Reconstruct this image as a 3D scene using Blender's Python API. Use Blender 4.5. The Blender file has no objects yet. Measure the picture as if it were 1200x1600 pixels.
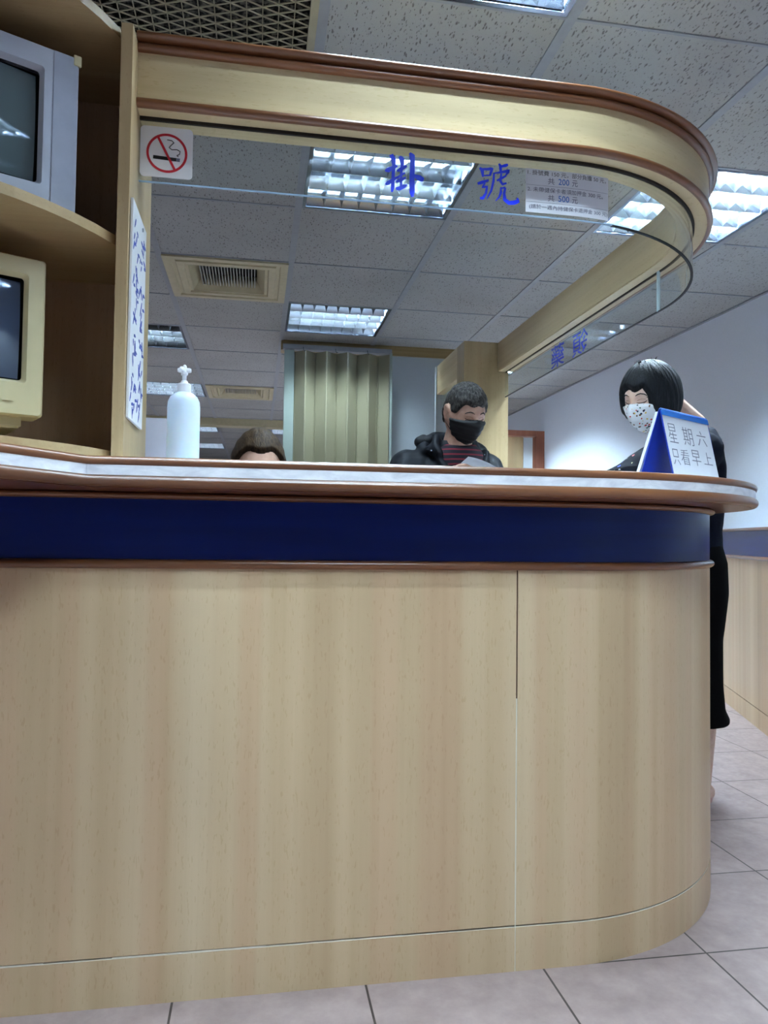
import bpy, bmesh, math, random
from mathutils import Vector, Matrix, noise as mnoise
random.seed(7)
SC = bpy.context.scene
COL = SC.collection
PI = math.pi

# ------------------------------------------------------------------ camera, world, exposure
F_PX = 1161.47
YAW, PITCH, ROLL = 0.1696086, 0.03448018, 0.01251416
CAM_Z = 0.87
cam_d = bpy.data.cameras.new('camera')
cam = bpy.data.objects.new('camera', cam_d); COL.objects.link(cam)
cam_d.sensor_fit = 'VERTICAL'; cam_d.sensor_height = 36.0
cam_d.lens = F_PX / 1600 * 36.0
cam_d.clip_start = 0.02; cam_d.clip_end = 100
fw = Vector((math.sin(YAW) * math.cos(PITCH), math.cos(YAW) * math.cos(PITCH), math.sin(PITCH)))
rt = Vector((math.cos(YAW), -math.sin(YAW), 0))
up = rt.cross(fw)
cr, sr = math.cos(ROLL), math.sin(ROLL)
rt2 = rt * cr + up * sr
up2 = rt2.cross(fw)
cam.matrix_world = Matrix(((rt2.x, up2.x, -fw.x, 0), (rt2.y, up2.y, -fw.y, 0), (rt2.z, up2.z, -fw.z, CAM_Z), (0, 0, 0, 1)))
SC.camera = cam
W = bpy.data.worlds.new('world'); SC.world = W; W.use_nodes = True
W.node_tree.nodes['Background'].inputs[0].default_value = (0.7, 0.8, 1.0, 1)
W.node_tree.nodes['Background'].inputs[1].default_value = 0.05
SC.view_settings.view_transform = 'Standard'; SC.view_settings.look = 'None'
SC.view_settings.gamma = 1.0; SC.view_settings.use_curve_mapping = False
SC.view_settings.exposure = 3.05
TUBE_POWER = 30.0
SC.cycles.use_denoising = True
SC.cycles.max_bounces = 10; SC.cycles.diffuse_bounces = 5; SC.cycles.glossy_bounces = 4
SC.cycles.transparent_max_bounces = 16
SC.cycles.sample_clamp_indirect = 4.0
SC.cycles.caustics_reflective = False; SC.cycles.caustics_refractive = False

# ------------------------------------------------------------------ materials
def lin(c):
    return tuple(((v / 255) / 12.92 if v / 255 <= .04045 else ((v / 255 + .055) / 1.055) ** 2.4) for v in c) + (1,)
class NT:
    def __init__(s, name):
        s.m = bpy.data.materials.new(name); s.m.use_nodes = True
        s.n = s.m.node_tree.nodes; s.l = s.m.node_tree.links
        s.b = s.n['Principled BSDF']; s.tc = s.n.new('ShaderNodeTexCoord')
    def node(s, t, **kw):
        n = s.n.new('ShaderNode' + t)
        for k, v in kw.items():
            if k.startswith('i_'): n.inputs[k[2:].replace('_', ' ')].default_value = v
            else: setattr(n, k, v)
        return n
    def link(s, a, b): s.l.new(a, b)
    def mapped(s, scale, loc=(0, 0, 0), rot=(0, 0, 0)):
        m = s.node('Mapping'); m.inputs['Scale'].default_value = scale; m.inputs['Location'].default_value = loc
        m.inputs['Rotation'].default_value = rot
        s.link(s.tc.outputs['Object'], m.inputs['Vector']); return m.outputs[0]
    def noise(s, vec, scale=1, detail=3, rough=.5, dist=0):
        n = s.node('TexNoise'); n.inputs['Scale'].default_value = scale; n.inputs['Detail'].default_value = detail
        n.inputs['Roughness'].default_value = rough; n.inputs['Distortion'].default_value = dist
        s.link(vec, n.inputs['Vector']); return n.outputs['Fac']
    def ramp(s, fac, stops, interp='LINEAR'):
        r = s.node('ValToRGB'); e = r.color_ramp.elements; r.color_ramp.interpolation = interp
        while len(e) < len(stops): e.new(.5)
        for el, (p, c) in zip(e, stops): el.position = p; el.color = c
        s.link(fac, r.inputs[0]); return r.outputs[0]
    def mix(s, fac, a, b, mode='MIX'):
        m = s.node('MixRGB', blend_type=mode)
        for i, v in ((0, fac), (1, a), (2, b)):
            if hasattr(v, 'is_linked') or hasattr(v, 'links'): s.link(v, m.inputs[i])
            else: m.inputs[i].default_value = v
        return m.outputs[0]
    def math(s, op, a, b=None, c=None):
        m = s.node('Math', operation=op)
        for i, v in enumerate((a, b, c)):
            if v is None: continue
            if hasattr(v, 'links'): s.link(v, m.inputs[i])
            else: m.inputs[i].default_value = v
        return m.outputs[0]
    def set(s, color=None, rough=None, metal=None, bump=None, bstr=.2, bdist=.01, spec=None, **kw):
        if color is not None:
            if hasattr(color, 'links'): s.link(color, s.b.inputs['Base Color'])
            else: s.b.inputs['Base Color'].default_value = color
        if rough is not None:
            if hasattr(rough, 'links'): s.link(rough, s.b.inputs['Roughness'])
            else: s.b.inputs['Roughness'].default_value = rough
        if metal is not None: s.b.inputs['Metallic'].default_value = metal
        if spec is not None: s.b.inputs['Specular IOR Level'].default_value = spec
        for k, v in kw.items(): s.b.inputs[k.replace('_', ' ')].default_value = v
        if bump is not None:
            b = s.node('Bump'); b.inputs['Strength'].default_value = bstr; b.inputs['Distance'].default_value = bdist
            s.link(bump, b.inputs['Height']); s.link(b.outputs[0], s.b.inputs['Normal'])
        return s.m
def plain(name, c, rough=.5, metal=0, var=.06, vs=30, **kw):
    t = NT(name); L = lin(c)
    n = t.noise(t.mapped((1, 1, 1)), vs, 4)
    col = t.ramp(n, [(.3, tuple(v * (1 - var) for v in L[:3]) + (1,)), (.7, tuple(min(1, v * (1 + var)) for v in L[:3]) + (1,))])
    return t.set(col, rough, metal, **kw)

def wood(name, dark, mid, light, pink, axis='z', rough=.38, wide=7.0, fine=60.0, streak=.35, spec=.4, grain=.6):
    t = NT(name)
    def sc(k, along):
        return {'z': (k, k, along), 'x': (along, k, k), 'y': (k, along, k), 'xy': (along, along, k)}[axis]
    n1 = t.noise(t.mapped(sc(wide, streak)), 1, 2, .45, .15)
    n2 = t.noise(t.mapped(sc(fine, streak * 4), (3, 1, 2)), 1, 4, .6, .2)
    n3 = t.noise(t.mapped(sc(wide * 1.7, streak * .6), (7, 4, 9)), 1, 1, .5)
    c1 = t.ramp(n1, [(.28, lin(dark)), (.5, lin(mid)), (.68, lin(light))])
    c2 = t.mix(t.math('MULTIPLY', t.math('GREATER_THAN', n3, .5), 0.0), c1, lin(pink))
    f = t.ramp(n3, [(.5, (0, 0, 0, 1)), (.62, (1, 1, 1, 1))])
    c2 = t.mix(t.math('MULTIPLY', f, .55), c1, lin(pink))
    g = t.ramp(n2, [(.32, (.86, .84, .80, 1)), (.6, (1, 1, 1, 1))])
    c3 = t.mix(grain, c2, g, 'MULTIPLY')
    fl = t.noise(t.mapped(sc(260, 60)), 1, 1)
    fl2 = t.ramp(fl, [(.30, (.88, .84, .78, 1)), (.36, (1, 1, 1, 1))])
    c4 = t.mix(.7, c3, fl2, 'MULTIPLY')
    return t.set(c4, rough, spec=spec, bump=n2, bstr=.04, bdist=.002)

BEECH = wood('beech_laminate', (180, 153, 119), (199, 173, 139), (209, 186, 154), (196, 163, 131), wide=9.5, fine=46, streak=.2, grain=.4)
BEECH_H = wood('beech_fascia', (190, 168, 128), (206, 186, 146), (214, 196, 160), (204, 180, 140), axis='xy', wide=9, streak=.5, rough=.4)
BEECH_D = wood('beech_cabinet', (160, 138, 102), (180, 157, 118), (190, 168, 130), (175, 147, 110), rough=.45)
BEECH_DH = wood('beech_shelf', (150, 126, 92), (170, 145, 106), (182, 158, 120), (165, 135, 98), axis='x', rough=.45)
BACKP = wood('brown_back_panel', (166, 136, 110), (180, 150, 122), (190, 160, 132), (172, 142, 114), rough=.5)
RAIL = wood('stained_rail', (94, 56, 31), (120, 74, 43), (144, 94, 60), (106, 64, 37), axis='xy', wide=20, fine=180, streak=2.0, rough=.3, spec=.6)
HEADW = wood('header_wood', (140, 120, 80), (158, 138, 94), (170, 150, 108), (150, 128, 86), axis='x', wide=30)
REDWOOD = wood('red_door_frame', (140, 86, 66), (158, 100, 78), (168, 110, 88), (150, 92, 70), wide=20)

def blue_laminate():
    t = NT('blue_laminate'); n = t.noise(t.mapped((2, 2, 30)), 1, 3)
    return t.set(t.ramp(n, [(.3, lin((0, 22, 86))), (.7, lin((2, 30, 106)))]), .36, spec=.28)
BLUE = blue_laminate()
def marble():
    t = NT('marble_edging'); n = t.noise(t.mapped((14, 14, 40)), 1, 5, .6, .8)
    return t.set(t.ramp(n, [(.35, lin((206, 208, 218))), (.6, lin((236, 238, 244)))]), .3)
MARBLE = marble()
DARKGAP = plain('dark_groove', (28, 18, 12), .8)
BROWNGAP = plain('brown_filler', (74, 40, 22), .7)
CAULK = plain('white_filler', (214, 208, 194), .7)
def wall_m(name, c):
    t = NT(name); n = t.noise(t.mapped((1, 1, 1)), 90, 3)
    L = lin(c)
    return t.set(t.ramp(n, [(.3, tuple(v * .97 for v in L[:3]) + (1,)), (.7, L)]), .75, bump=n, bstr=.06, bdist=.003)
WALL = wall_m('painted_wall', (222, 232, 246))
WALLG = wall_m('grey_partition', (176, 188, 196))
WALLD = wall_m('far_wall', (190, 196, 204))

def ceiling_tile():
    t = NT('fissured_ceiling_tile')
    # short dashes, all running roughly one way, in several sizes
    def dash(scx, scy, rot, thr, seed):
        v = t.mapped((scx, scy, 1), (seed, seed * 2.3, 0), (0, 0, rot))
        w = t.node('TexVoronoi', feature='F1'); w.inputs['Scale'].default_value = 1.0
        w.inputs['Randomness'].default_value = 1.0
        nz = t.noise(t.mapped((45, 45, 1)), 1, 2)
        mixv = t.node('VectorMath', operation='ADD')
        sc = t.node('VectorMath', operation='SCALE'); sc.inputs['Scale'].default_value = .55
        cmb = t.node('CombineXYZ'); t.link(nz, cmb.inputs[0]); t.link(nz, cmb.inputs[1])
        t.link(cmb.outputs[0], sc.inputs[0]); t.link(v, mixv.inputs[0]); t.link(sc.outputs[0], mixv.inputs[1])
        t.link(mixv.outputs[0], w.inputs['Vector'])
        return t.ramp(w.outputs['Distance'], [(thr * .55, (1, 1, 1, 1)), (thr, (0, 0, 0, 1))])
    d1 = dash(88, 30, .12, .26, 3.1); d2 = dash(150, 60, .3, .24, 9.7); d3 = dash(260, 150, 0, .2, 5.2)
    m = t.math('MAXIMUM', t.math('MAXIMUM', d1, d2), t.math('MULTIPLY', d3, .5))
    big = t.noise(t.mapped((1, 1, 1)), 2.5, 2)
    base = t.ramp(big, [(.3, lin((156, 158, 157))), (.7, lin((166, 168, 168)))])
    col = t.mix(t.math('MULTIPLY', m, .62), base, lin((70, 62, 56)))
    inv = t.math('SUBTRACT', 1.0, m)
    return t.set(col, .9, bump=inv, bstr=.5, bdist=.004)
CEILM = ceiling_tile()
TBAR = plain('painted_tee_bar', (142, 148, 156), .5)

def floor_mat():
    t = NT('floor_tiles')
    sep = t.node('SeparateXYZ'); t.link(t.tc.outputs['Object'], sep.inputs[0])
    def line(out, off, step, w):
        a = t.math('DIVIDE', t.math('SUBTRACT', out, off), step)
        f = t.math('FRACT', a); d = t.math('MINIMUM', f, t.math('SUBTRACT', 1.0, f))
        return t.math('LESS_THAN', d, w / step), t.math('FLOOR', a)
    lx, ix = line(sep.outputs[0], -.139 - 3.645, .3645, .0022)
    ly, iy = line(sep.outputs[1], 1.464 - 3.4, .34, .0022)
    g = t.math('MAXIMUM', lx, ly)
    cmb = t.node('CombineXYZ'); t.link(ix, cmb.inputs[0]); t.link(iy, cmb.inputs[1])
    wn = t.node('TexWhiteNoise'); t.link(cmb.outputs[0], wn.inputs['Vector'])
    n = t.noise(t.mapped((1, 1, 1)), 14, 6, .65)
    c = t.ramp(n, [(.3, lin((154, 136, 135))), (.7, lin((178, 160, 158)))])
    tone = t.ramp(wn.outputs['Value'], [(0, (.93, .93, .94, 1)), (1, (1, 1, 1, 1))])
    c = t.mix(1.0, c, tone, 'MULTIPLY')
    c = t.mix(g, c, lin((70, 62, 60)))
    n2 = t.noise(t.mapped((1, 1, 1)), 60, 3)
    r = t.ramp(n2, [(.3, (.32, .32, .32, 1)), (.7, (.5, .5, .5, 1))])
    return t.set(c, r, spec=.4, bump=t.math('SUBTRACT', 1.0, g), bstr=.3, bdist=.002)
FLOOR = floor_mat()

def glass_m(name='clear_glass', tint=(.955, .98, .975, 1), base=.045):
    m = bpy.data.materials.new(name); m.use_nodes = True
    n = m.node_tree.nodes; l = m.node_tree.links; n.clear()
    o = n.new('ShaderNodeOutputMaterial'); mx = n.new('ShaderNodeMixShader')
    tr = n.new('ShaderNodeBsdfTransparent'); tr.inputs[0].default_value = tint
    gl = n.new('ShaderNodeBsdfGlossy'); gl.inputs['Roughness'].default_value = .02
    gl.inputs[0].default_value = (1, 1, 1, 1)
    lw = n.new('ShaderNodeLayerWeight'); lw.inputs[0].default_value = .5
    pw = n.new('ShaderNodeMath'); pw.operation = 'POWER'; pw.inputs[1].default_value = 5; l.new(lw.outputs['Facing'], pw.inputs[0])
    ma = n.new('ShaderNodeMath'); ma.operation = 'MULTIPLY_ADD'; ma.inputs[1].default_value = 1 - base; ma.inputs[2].default_value = base; l.new(pw.outputs[0], ma.inputs[0])
    l.new(ma.outputs[0], mx.inputs[0]); l.new(tr.outputs[0], mx.inputs[1]); l.new(gl.outputs[0], mx.inputs[2])
    l.new(mx.outputs[0], o.inputs[0]); return m
GLASS = glass_m()
GEDGE = plain('glass_edge', (150, 180, 205), .15)
GEDGE_D = plain('glass_edge_dark', (6, 14, 18), .4, spec=.2)
GSEAM = plain('glass_seam', (205, 222, 226), .2)
INK = plain('blue_vinyl', (22, 56, 240), .35, var=.03)
INKB = plain('bright_blue_print', (40, 110, 200), .6)
INKK = plain('grey_print', (92, 92, 100), .7)
INKM = plain('marker_ink', (52, 66, 150), .6)
INKP = plain('pen_ink', (110, 112, 132), .7)
PAPER = plain('white_paper', (226, 228, 236), .7, var=.02)
PLAS = plain('white_plastic', (226, 226, 230), .35, var=.02)
RED = plain('sign_red', (190, 26, 44), .45)
BLACK = plain('matt_black', (16, 16, 18), .6)
SILVER = plain('tv_silver_plastic', (176, 180, 194), .38, var=.08, vs=12)
SILVER2 = plain('tv_silver_speaker', (158, 162, 178), .45, var=.1, vs=16)
TVDARK = plain('tv_recess', (12, 16, 24), .25)
BEIGEP = plain('aged_beige_plastic', (196, 184, 146), .42, var=.05, vs=14)
BEIGEV = plain('beige_vent_plastic', (186, 178, 146), .5)
def screen_m(name, c):
    t = NT(name); return t.set(lin(c), .05, spec=.8)
SCREEN = screen_m('crt_screen', (84, 100, 106))
SCREEN2 = screen_m('crt_screen_blue', (52, 66, 90))
STEEL = plain('louver_aluminium', (176, 186, 198), .12, .95, var=.03)
LWHITE = plain('louver_white_metal', (170, 182, 196), .22, .8, var=.02)
REFL = plain('reflector_aluminium', (130, 140, 156), .2, .85, var=.03)
TUBEOFF = plain('unlit_tube', (225, 230, 235), .4)
def emis(name, c, s):
    t = NT(name); n = t.noise(t.mapped((1, 1, 1)), 2, 0)
    t.b.inputs['Emission Color'].default_value = c; t.b.inputs['Emission Strength'].default_value = s
    return t.set((.9, .95, 1, 1), .5)
TUBECOL = (.70, .89, 1.0, 1)
TUBE = emis('lit_tube', (.70, .89, 1.0, 1), TUBE_POWER)
VOID = plain('dark_void', (10, 10, 12), .9)
MESHM = plain('grille_mesh_paint', (160, 154, 130), .5)
CURT = plain('cream_pvc', (142, 138, 115), .42, var=.04, vs=6)
CURTW = plain('pale_pvc', (150, 164, 158), .4, var=.03)
def bottle_m():
    t = NT('translucent_plastic'); n = t.noise(t.mapped((1, 1, 1)), 6, 2)
    return t.set(t.ramp(n, [(.3, lin((202, 218, 232))), (.7, lin((212, 226, 238)))]), .32, Subsurface_Weight=.3)
BOTTLE = bottle_m()
CALBLUE = plain('calendar_blue_card', (14, 52, 170), .5)
SKIN = NT('skin'); _n = SKIN.noise(SKIN.mapped((1, 1, 1)), 60, 4)
SKIN = SKIN.set(SKIN.ramp(_n, [(.3, lin((198, 154, 134))), (.7, lin((214, 174, 154)))]), .5, Subsurface_Weight=.06, Subsurface_Radius=(.01, .004, .002))
SKINF = NT('fair_skin'); _n = SKINF.noise(SKINF.mapped((1, 1, 1)), 60, 4)
SKINF = SKINF.set(SKINF.ramp(_n, [(.3, lin((206, 170, 152))), (.7, lin((220, 188, 172)))]), .5, Subsurface_Weight=.06, Subsurface_Radius=(.01, .004, .002))
LIDM = plain('eyelid_line', (66, 42, 34), .6)
def hair_m(name, c, c2, sc=(220, 220, 18)):
    t = NT(name); n = t.noise(t.mapped(sc), 1, 3, .6, .5)
    return t.set(t.ramp(n, [(.35, lin(c)), (.7, lin(c2))]), .62, bump=n, bstr=.6, bdist=.004, spec=.22)
HAIRK = hair_m('black_hair', (4, 5, 8), (18, 20, 27))
HAIRG = hair_m('greying_hair', (20, 18, 18), (84, 80, 78), (150, 150, 60))
HAIRB = hair_m('brown_hair', (42, 31, 23), (78, 60, 42), (160, 60, 60))
NAVY = plain('navy_jacket_cloth', (12, 17, 27), .6, var=.2, vs=40, spec=.3)
NAVY2 = plain('jacket_trim', (12, 15, 22), .6)
BLOUSE_P = plain('blouse_plain', (12, 16, 30), .85, var=.15, vs=200, spec=.12)
SKIRT = plain('black_skirt', (7, 7, 9), .9, spec=.1)
TROUS = plain('dark_trousers', (30, 32, 38), .8)
SHOE = plain('dark_shoe', (24, 22, 22), .4)
SANDAL = plain('pink_slipper', (196, 150, 146), .6)
MASKK = plain('black_mask_cloth', (13, 14, 19), .65)
LOOPM = plain('mask_loop', (210, 60, 50), .7)
def stripes():
    t = NT('striped_knit'); sep = t.node('SeparateXYZ'); t.link(t.tc.outputs['Object'], sep.inputs[0])
    n = t.noise(t.mapped((8, 8, 8)), 1, 2)
    z = t.math('ADD', sep.outputs[2], t.math('MULTIPLY', n, .012))
    f = t.math('FRACT', t.math('MULTIPLY', z, 52)); s = t.math('GREATER_THAN', f, .68)
    return t.set(t.mix(s, lin((30, 24, 38)), lin((126, 34, 52))), .85)
STRIPE = stripes()
def dots(name, base, scale, cols, thr, keep=.0):
    t = NT(name); v = t.node('TexVoronoi'); v.inputs['Scale'].default_value = scale
    mp = t.mapped((1, 1, 1)); n = t.noise(mp, scale * 1.4, 2)
    add = t.node('VectorMath', operation='ADD'); s = t.node('VectorMath', operation='SCALE'); s.inputs['Scale'].default_value = .35 / scale * 2
    c = t.node('CombineXYZ'); t.link(n, c.inputs[0]); t.link(n, c.inputs[2]); t.link(c.outputs[0], s.inputs[0])
    t.link(mp, add.inputs[0]); t.link(s.outputs[0], add.inputs[1]); t.link(add.outputs[0], v.inputs['Vector'])
    m = t.math('LESS_THAN', v.outputs['Distance'], thr)
    sp = t.node('SeparateColor'); t.link(v.outputs['Color'], sp.inputs[0])
    k = len(cols); stops = [(i / k, lin(cc)) for i, cc in enumerate(cols)]
    cc = t.ramp(sp.outputs[0], stops, 'CONSTANT')
    if keep: m = t.math('MULTIPLY', m, t.math('GREATER_THAN', sp.outputs[1], keep))
    return t.set(t.mix(m, lin(base), cc), .8, spec=.15)
MASKW = dots('patterned_mask_cloth', (222, 224, 228), 95, [(40, 60, 80), (210, 180, 90), (60, 110, 90), (190, 60, 60), (40, 44, 60), (120, 90, 70)], .34, .25)
BLOUSE = dots('dotted_blouse', (12, 14, 24), 42, [(230, 230, 235), (90, 110, 200), (200, 120, 120), (220, 210, 160)], .2, .45)

# ------------------------------------------------------------------ mesh helpers
ROOTLOC = {}
def rootloc(o):
    v = Vector((0, 0, 0))
    while o is not None:
        v += Vector(ROOTLOC.get(o.name, (0, 0, 0))); o = o.parent
    return v
def obj(name, bm, mat, parent=None, smooth=None, origin=None, recalc=True):
    """bm is in world coordinates; linked as ONE mesh object"""
    if isinstance(bm, bmesh.types.BMesh):
        if recalc: bmesh.ops.recalc_face_normals(bm, faces=bm.faces)
        me = bpy.data.meshes.new(name); bm.to_mesh(me); bm.free()
    else: me = bm
    o = bpy.data.objects.new(name, me)
    if parent is not None: o.parent = parent; off = rootloc(parent)
    else:
        if origin == 'world': off = Vector((0, 0, 0))
        elif origin is not None: off = Vector(origin)
        else:
            co = [v.co for v in me.vertices]
            mn = [min(c[i] for c in co) for i in range(3)]; mx = [max(c[i] for c in co) for i in range(3)]
            off = Vector(((mn[0] + mx[0]) / 2, (mn[1] + mx[1]) / 2, mn[2]))
        o.location = off; ROOTLOC[o.name] = tuple(off)
    if off.length > 0: me.transform(Matrix.Translation(-off))
    COL.objects.link(o)
    if parent is None: ROOTLOC.pop(name, None) if False else None; ROOTLOC[o.name] = tuple(off)
    mats = mat if isinstance(mat, (list, tuple)) else [mat]
    for m in mats: me.materials.append(m)
    if smooth is not None:
        me.shade_smooth() if hasattr(me, 'shade_smooth') else None
        try: me.set_sharp_from_angle(angle=math.radians(smooth))
        except Exception: pass
    return o
def tag(o, label, cat, group=None, kind=None):
    o['label'] = label; o['category'] = cat
    if group: o['group'] = group
    if kind: o['kind'] = kind
    return o
def thing(name, label, cat, loc, group=None):
    o = bpy.data.objects.new(name, None); o.empty_display_size = .1
    COL.objects.link(o); o.location = loc; ROOTLOC[o.name] = tuple(loc)
    return tag(o, label, cat, group)
def struct(name, bm, mat, **kw):
    o = obj(name, bm, mat, **kw); o['kind'] = 'structure'; return o
def B(): return bmesh.new()
def box(bm, x0, x1, y0, y1, z0, z1, bev=0, M=None, mi=0):
    r = bmesh.ops.create_cube(bm, size=1)
    vs = r['verts']
    for v in vs:
        v.co = Vector((x0 + (v.co.x + .5) * (x1 - x0), y0 + (v.co.y + .5) * (y1 - y0), z0 + (v.co.z + .5) * (z1 - z0)))
    fs = list({f for v in vs for f in v.link_faces})
    for f in fs: f.material_index = mi
    if bev:
        es = list({e for v in vs for e in v.link_edges})
        rr = bmesh.ops.bevel(bm, geom=es, offset=bev, segments=2, profile=.7, affect='EDGES', clamp_overlap=True)
        vs = list({v for f in rr['faces'] for v in f.verts} | {v for v in vs if v.is_valid})
    if M is not None:
        for v in vs: v.co = M @ v.co
    return vs
def cyl(bm, p0, p1, r0, r1=None, seg=16, caps=True):
    p0 = Vector(p0); p1 = Vector(p1); r1 = r0 if r1 is None else r1
    d = (p1 - p0); q = d.to_track_quat('Z', 'Y')
    rings = []
    for p, r in ((p0, r0), (p1, r1)):
        rings.append([bm.verts.new(p + q @ Vector((r * math.cos(2 * PI * i / seg), r * math.sin(2 * PI * i / seg), 0))) for i in range(seg)])
    for i in range(seg):
        bm.faces.new((rings[0][i], rings[0][(i + 1) % seg], rings[1][(i + 1) % seg], rings[1][i]))
    if caps:
        bm.faces.new(rings[0][::-1]); bm.faces.new(rings[1])
def tube(bm, pts, r, seg=8, closed=False):
    pts = [Vector(p) for p in pts]; n = len(pts); rings = []
    rr = r if isinstance(r, (list, tuple)) else [r] * n
    for i, p in enumerate(pts):
        a = pts[(i - 1) % n] if (closed or i > 0) else p; b = pts[(i + 1) % n] if (closed or i < n - 1) else p
        q = (b - a).to_track_quat('Z', 'Y')
        rings.append([bm.verts.new(p + q @ Vector((rr[i] * math.cos(2 * PI * k / seg), rr[i] * math.sin(2 * PI * k / seg), 0))) for k in range(seg)])
    for i in range(n if closed else n - 1):
        A = rings[i]; C = rings[(i + 1) % n]
        off = min(range(seg), key=lambda k: (A[0].co - C[k].co).length)
        for k in range(seg):
            bm.faces.new((A[k], A[(k + 1) % seg], C[(k + 1 + off) % seg], C[(k + off) % seg]))
    if not closed: bm.faces.new(rings[0][::-1]); bm.faces.new(rings[-1])
def lathe(bm, prof, c, seg=32, sx=1, sy=1):
    rings = []
    for r, z in prof:
        rings.append([bm.verts.new((c[0] + sx * max(r, 1e-5) * math.cos(2 * PI * i / seg), c[1] + sy * max(r, 1e-5) * math.sin(2 * PI * i / seg), c[2] + z)) for i in range(seg)])
    for a, b in zip(rings, rings[1:]):
        for i in range(seg): bm.faces.new((a[i], a[(i + 1) % seg], b[(i + 1) % seg], b[i]))
    bm.faces.new(rings[0][::-1]); bm.faces.new(rings[-1])
def sweep(bm, pts, prof, mi=0, closed_prof=True, caps=True):
    """pts: [(x,y,nx,ny)] path with outward normals; prof: [(d,z)]"""
    rings = [[bm.verts.new((x + nx * d, y + ny * d, z)) for d, z in prof] for x, y, nx, ny in pts]
    m = len(prof)
    for a, b in zip(rings, rings[1:]):
        for i in range(m if closed_prof else m - 1):
            f = bm.faces.new((a[i], a[(i + 1) % m], b[(i + 1) % m], b[i])); f.material_index = mi
    if caps and closed_prof:
        for r in (rings[0][::-1], rings[-1]):
            f = bm.faces.new(r); f.material_index = mi
def prism(bm, poly, z0, z1, mi=0):
    a = [bm.verts.new((x, y, z0)) for x, y in poly]; b = [bm.verts.new((x, y, z1)) for x, y in poly]
    n = len(poly)
    fs = [bm.faces.new(a[::-1]), bm.faces.new(b)]
    for i in range(n): fs.append(bm.faces.new((a[i], a[(i + 1) % n], b[(i + 1) % n], b[i])))
    for f in fs: f.material_index = mi
    bmesh.ops.triangulate(bm, faces=fs[:2])
def bead(z0, z1, d0, bulge, n=8):
    pr = [(d0 - .004, z0)]
    for i in range(n + 1):
        a = PI * i / n
        pr.append((d0 + bulge * math.sin(a), (z0 + z1) / 2 - (z1 - z0) / 2 * math.cos(a)))
    pr.append((d0 - .004, z1)); return pr

# counter plan: straight front, quarter-round corner, straight side
FY, CX, CY, R0 = 1.46, .65, 2.04, .58
ARC = R0 * PI / 2; SEND = CX + ARC + (3.47 - CY)
def pth(s, d=0.0):
    if s < CX: return (s, FY - d, 0.0, -1.0)
    if s < CX + ARC:
        a = (s - CX) / R0
        return (CX + (R0 + d) * math.sin(a), CY - (R0 + d) * math.cos(a), math.sin(a), -math.cos(a))
    return (CX + R0 + d, CY + s - CX - ARC, 1.0, 0.0)
def samples(s0, s1, d=0.0):
    ss = [s0] + [CX + ARC * i / 32 for i in range(33) if s0 + 1e-4 < CX + ARC * i / 32 < s1 - 1e-4] + [s1]
    return [pth(s, d) for s in ss]

# ------------------------------------------------------------------ the room
CEIL = 2.17; XR = 2.59; TX, TY = .61, .601
def cx_(i): return .14 + i * TX
def cy_(j): return .506 + j * TY
# fixtures: (column, row): tubes lit (four per fixture)
LIGHTS = {(0, 1): (1, 1, 1, 1), (0, 3): (1, 0, 1, 0), (2, 3): (1, 1, 1, 1), (0, 6): (0, 1, 1, 0), (-2, 7): (0, 1, 1, 0), (-2, 10): (1, 1, 1, 1),
          (-2, 14): (1, 1, 1, 1), (0, 14): (1, 1, 1, 1), (-2, 17): (1, 1, 1, 1), (2, 10): (1, 1, 1, 1), (0, 18): (1, 1, 1, 1),
          (-4, 4): (0, 1, 1, 0), (-6, 8): (1, 0, 0, 1), (3, 7): (1, 1, 1, 1),
          (-3, -1): (1, 1, 1, 1), (0, -1): (1, 1, 1, 1), (2, -3): (1, 1, 1, 1), (2, 8): (1, 1, 1, 1), (-3, -5): (1, 1, 1, 1), (3, -4): (1, 1, 1, 1)}
VENTS = [(-1, 5), (-1, 10)]
GRILLES = [(-1, 2), (-1, 1)]
del LIGHTS[(3, 7)]
bm = B()
I0, I1, J0, J1 = -9, 5, -8, 24
hole = set(LIGHTS) | set(VENTS) | set(GRILLES)
YB, YF = 14.0, -4.0
for i in range(I0, I1):
    for j in range(J0, J1):
        if (i, j) in hole: continue
        x0, x1 = max(cx_(i), -5.0), min(cx_(i + 1), XR); y0, y1 = max(cy_(j), YF), min(cy_(j + 1), YB)
        if x1 - x0 < .01 or y1 - y0 < .01: continue
        vs = [bm.verts.new(p) for p in ((x0, y0, CEIL), (x1, y0, CEIL), (x1, y1, CEIL), (x0, y1, CEIL))]
        bm.faces.new(vs[::-1])
struct('ceiling', bm, CEILM, origin='world', recalc=False)
bm = B()   # tee bars
for i in range(I0, I1 + 1):
    x = cx_(i)
    if -5 < x < XR - .02: box(bm, x - .014, x + .014, YF, YB, CEIL - .004, CEIL + .02)
for j in range(J0, J1 + 1):
    y = cy_(j)
    if YF < y < YB: box(bm, -5, XR, y - .0045, y + .0045, CEIL - .0035, CEIL + .02)
box(bm, XR - .016, XR, YF, YB, CEIL - .008, CEIL)
struct('trim_1', bm, TBAR, origin='world')
bm = B(); box(bm, -5.2, XR + .2, YF - .2, YB + .2, CEIL + .25, CEIL + .3); struct('trim_2', bm, VOID, origin='world')
bm = B(); box(bm, -5.2, 3.4, YF - .2, YB + .2, -.1, 0); struct('floor', bm, FLOOR, origin='world')
bm = B(); box(bm, XR, XR + .12, YF, YB, 0, CEIL + .25); struct('wall_right', bm, WALL, origin='world')
bm = B(); box(bm, -5.12, -5, YF, YB, 0, CEIL + .25); struct('wall_left', bm, WALLD, origin='world')
bm = B(); box(bm, -5.12, XR + .12, YB, YB + .12, 0, CEIL + .25); struct('wall_back', bm, WALLD, origin='world')
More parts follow.
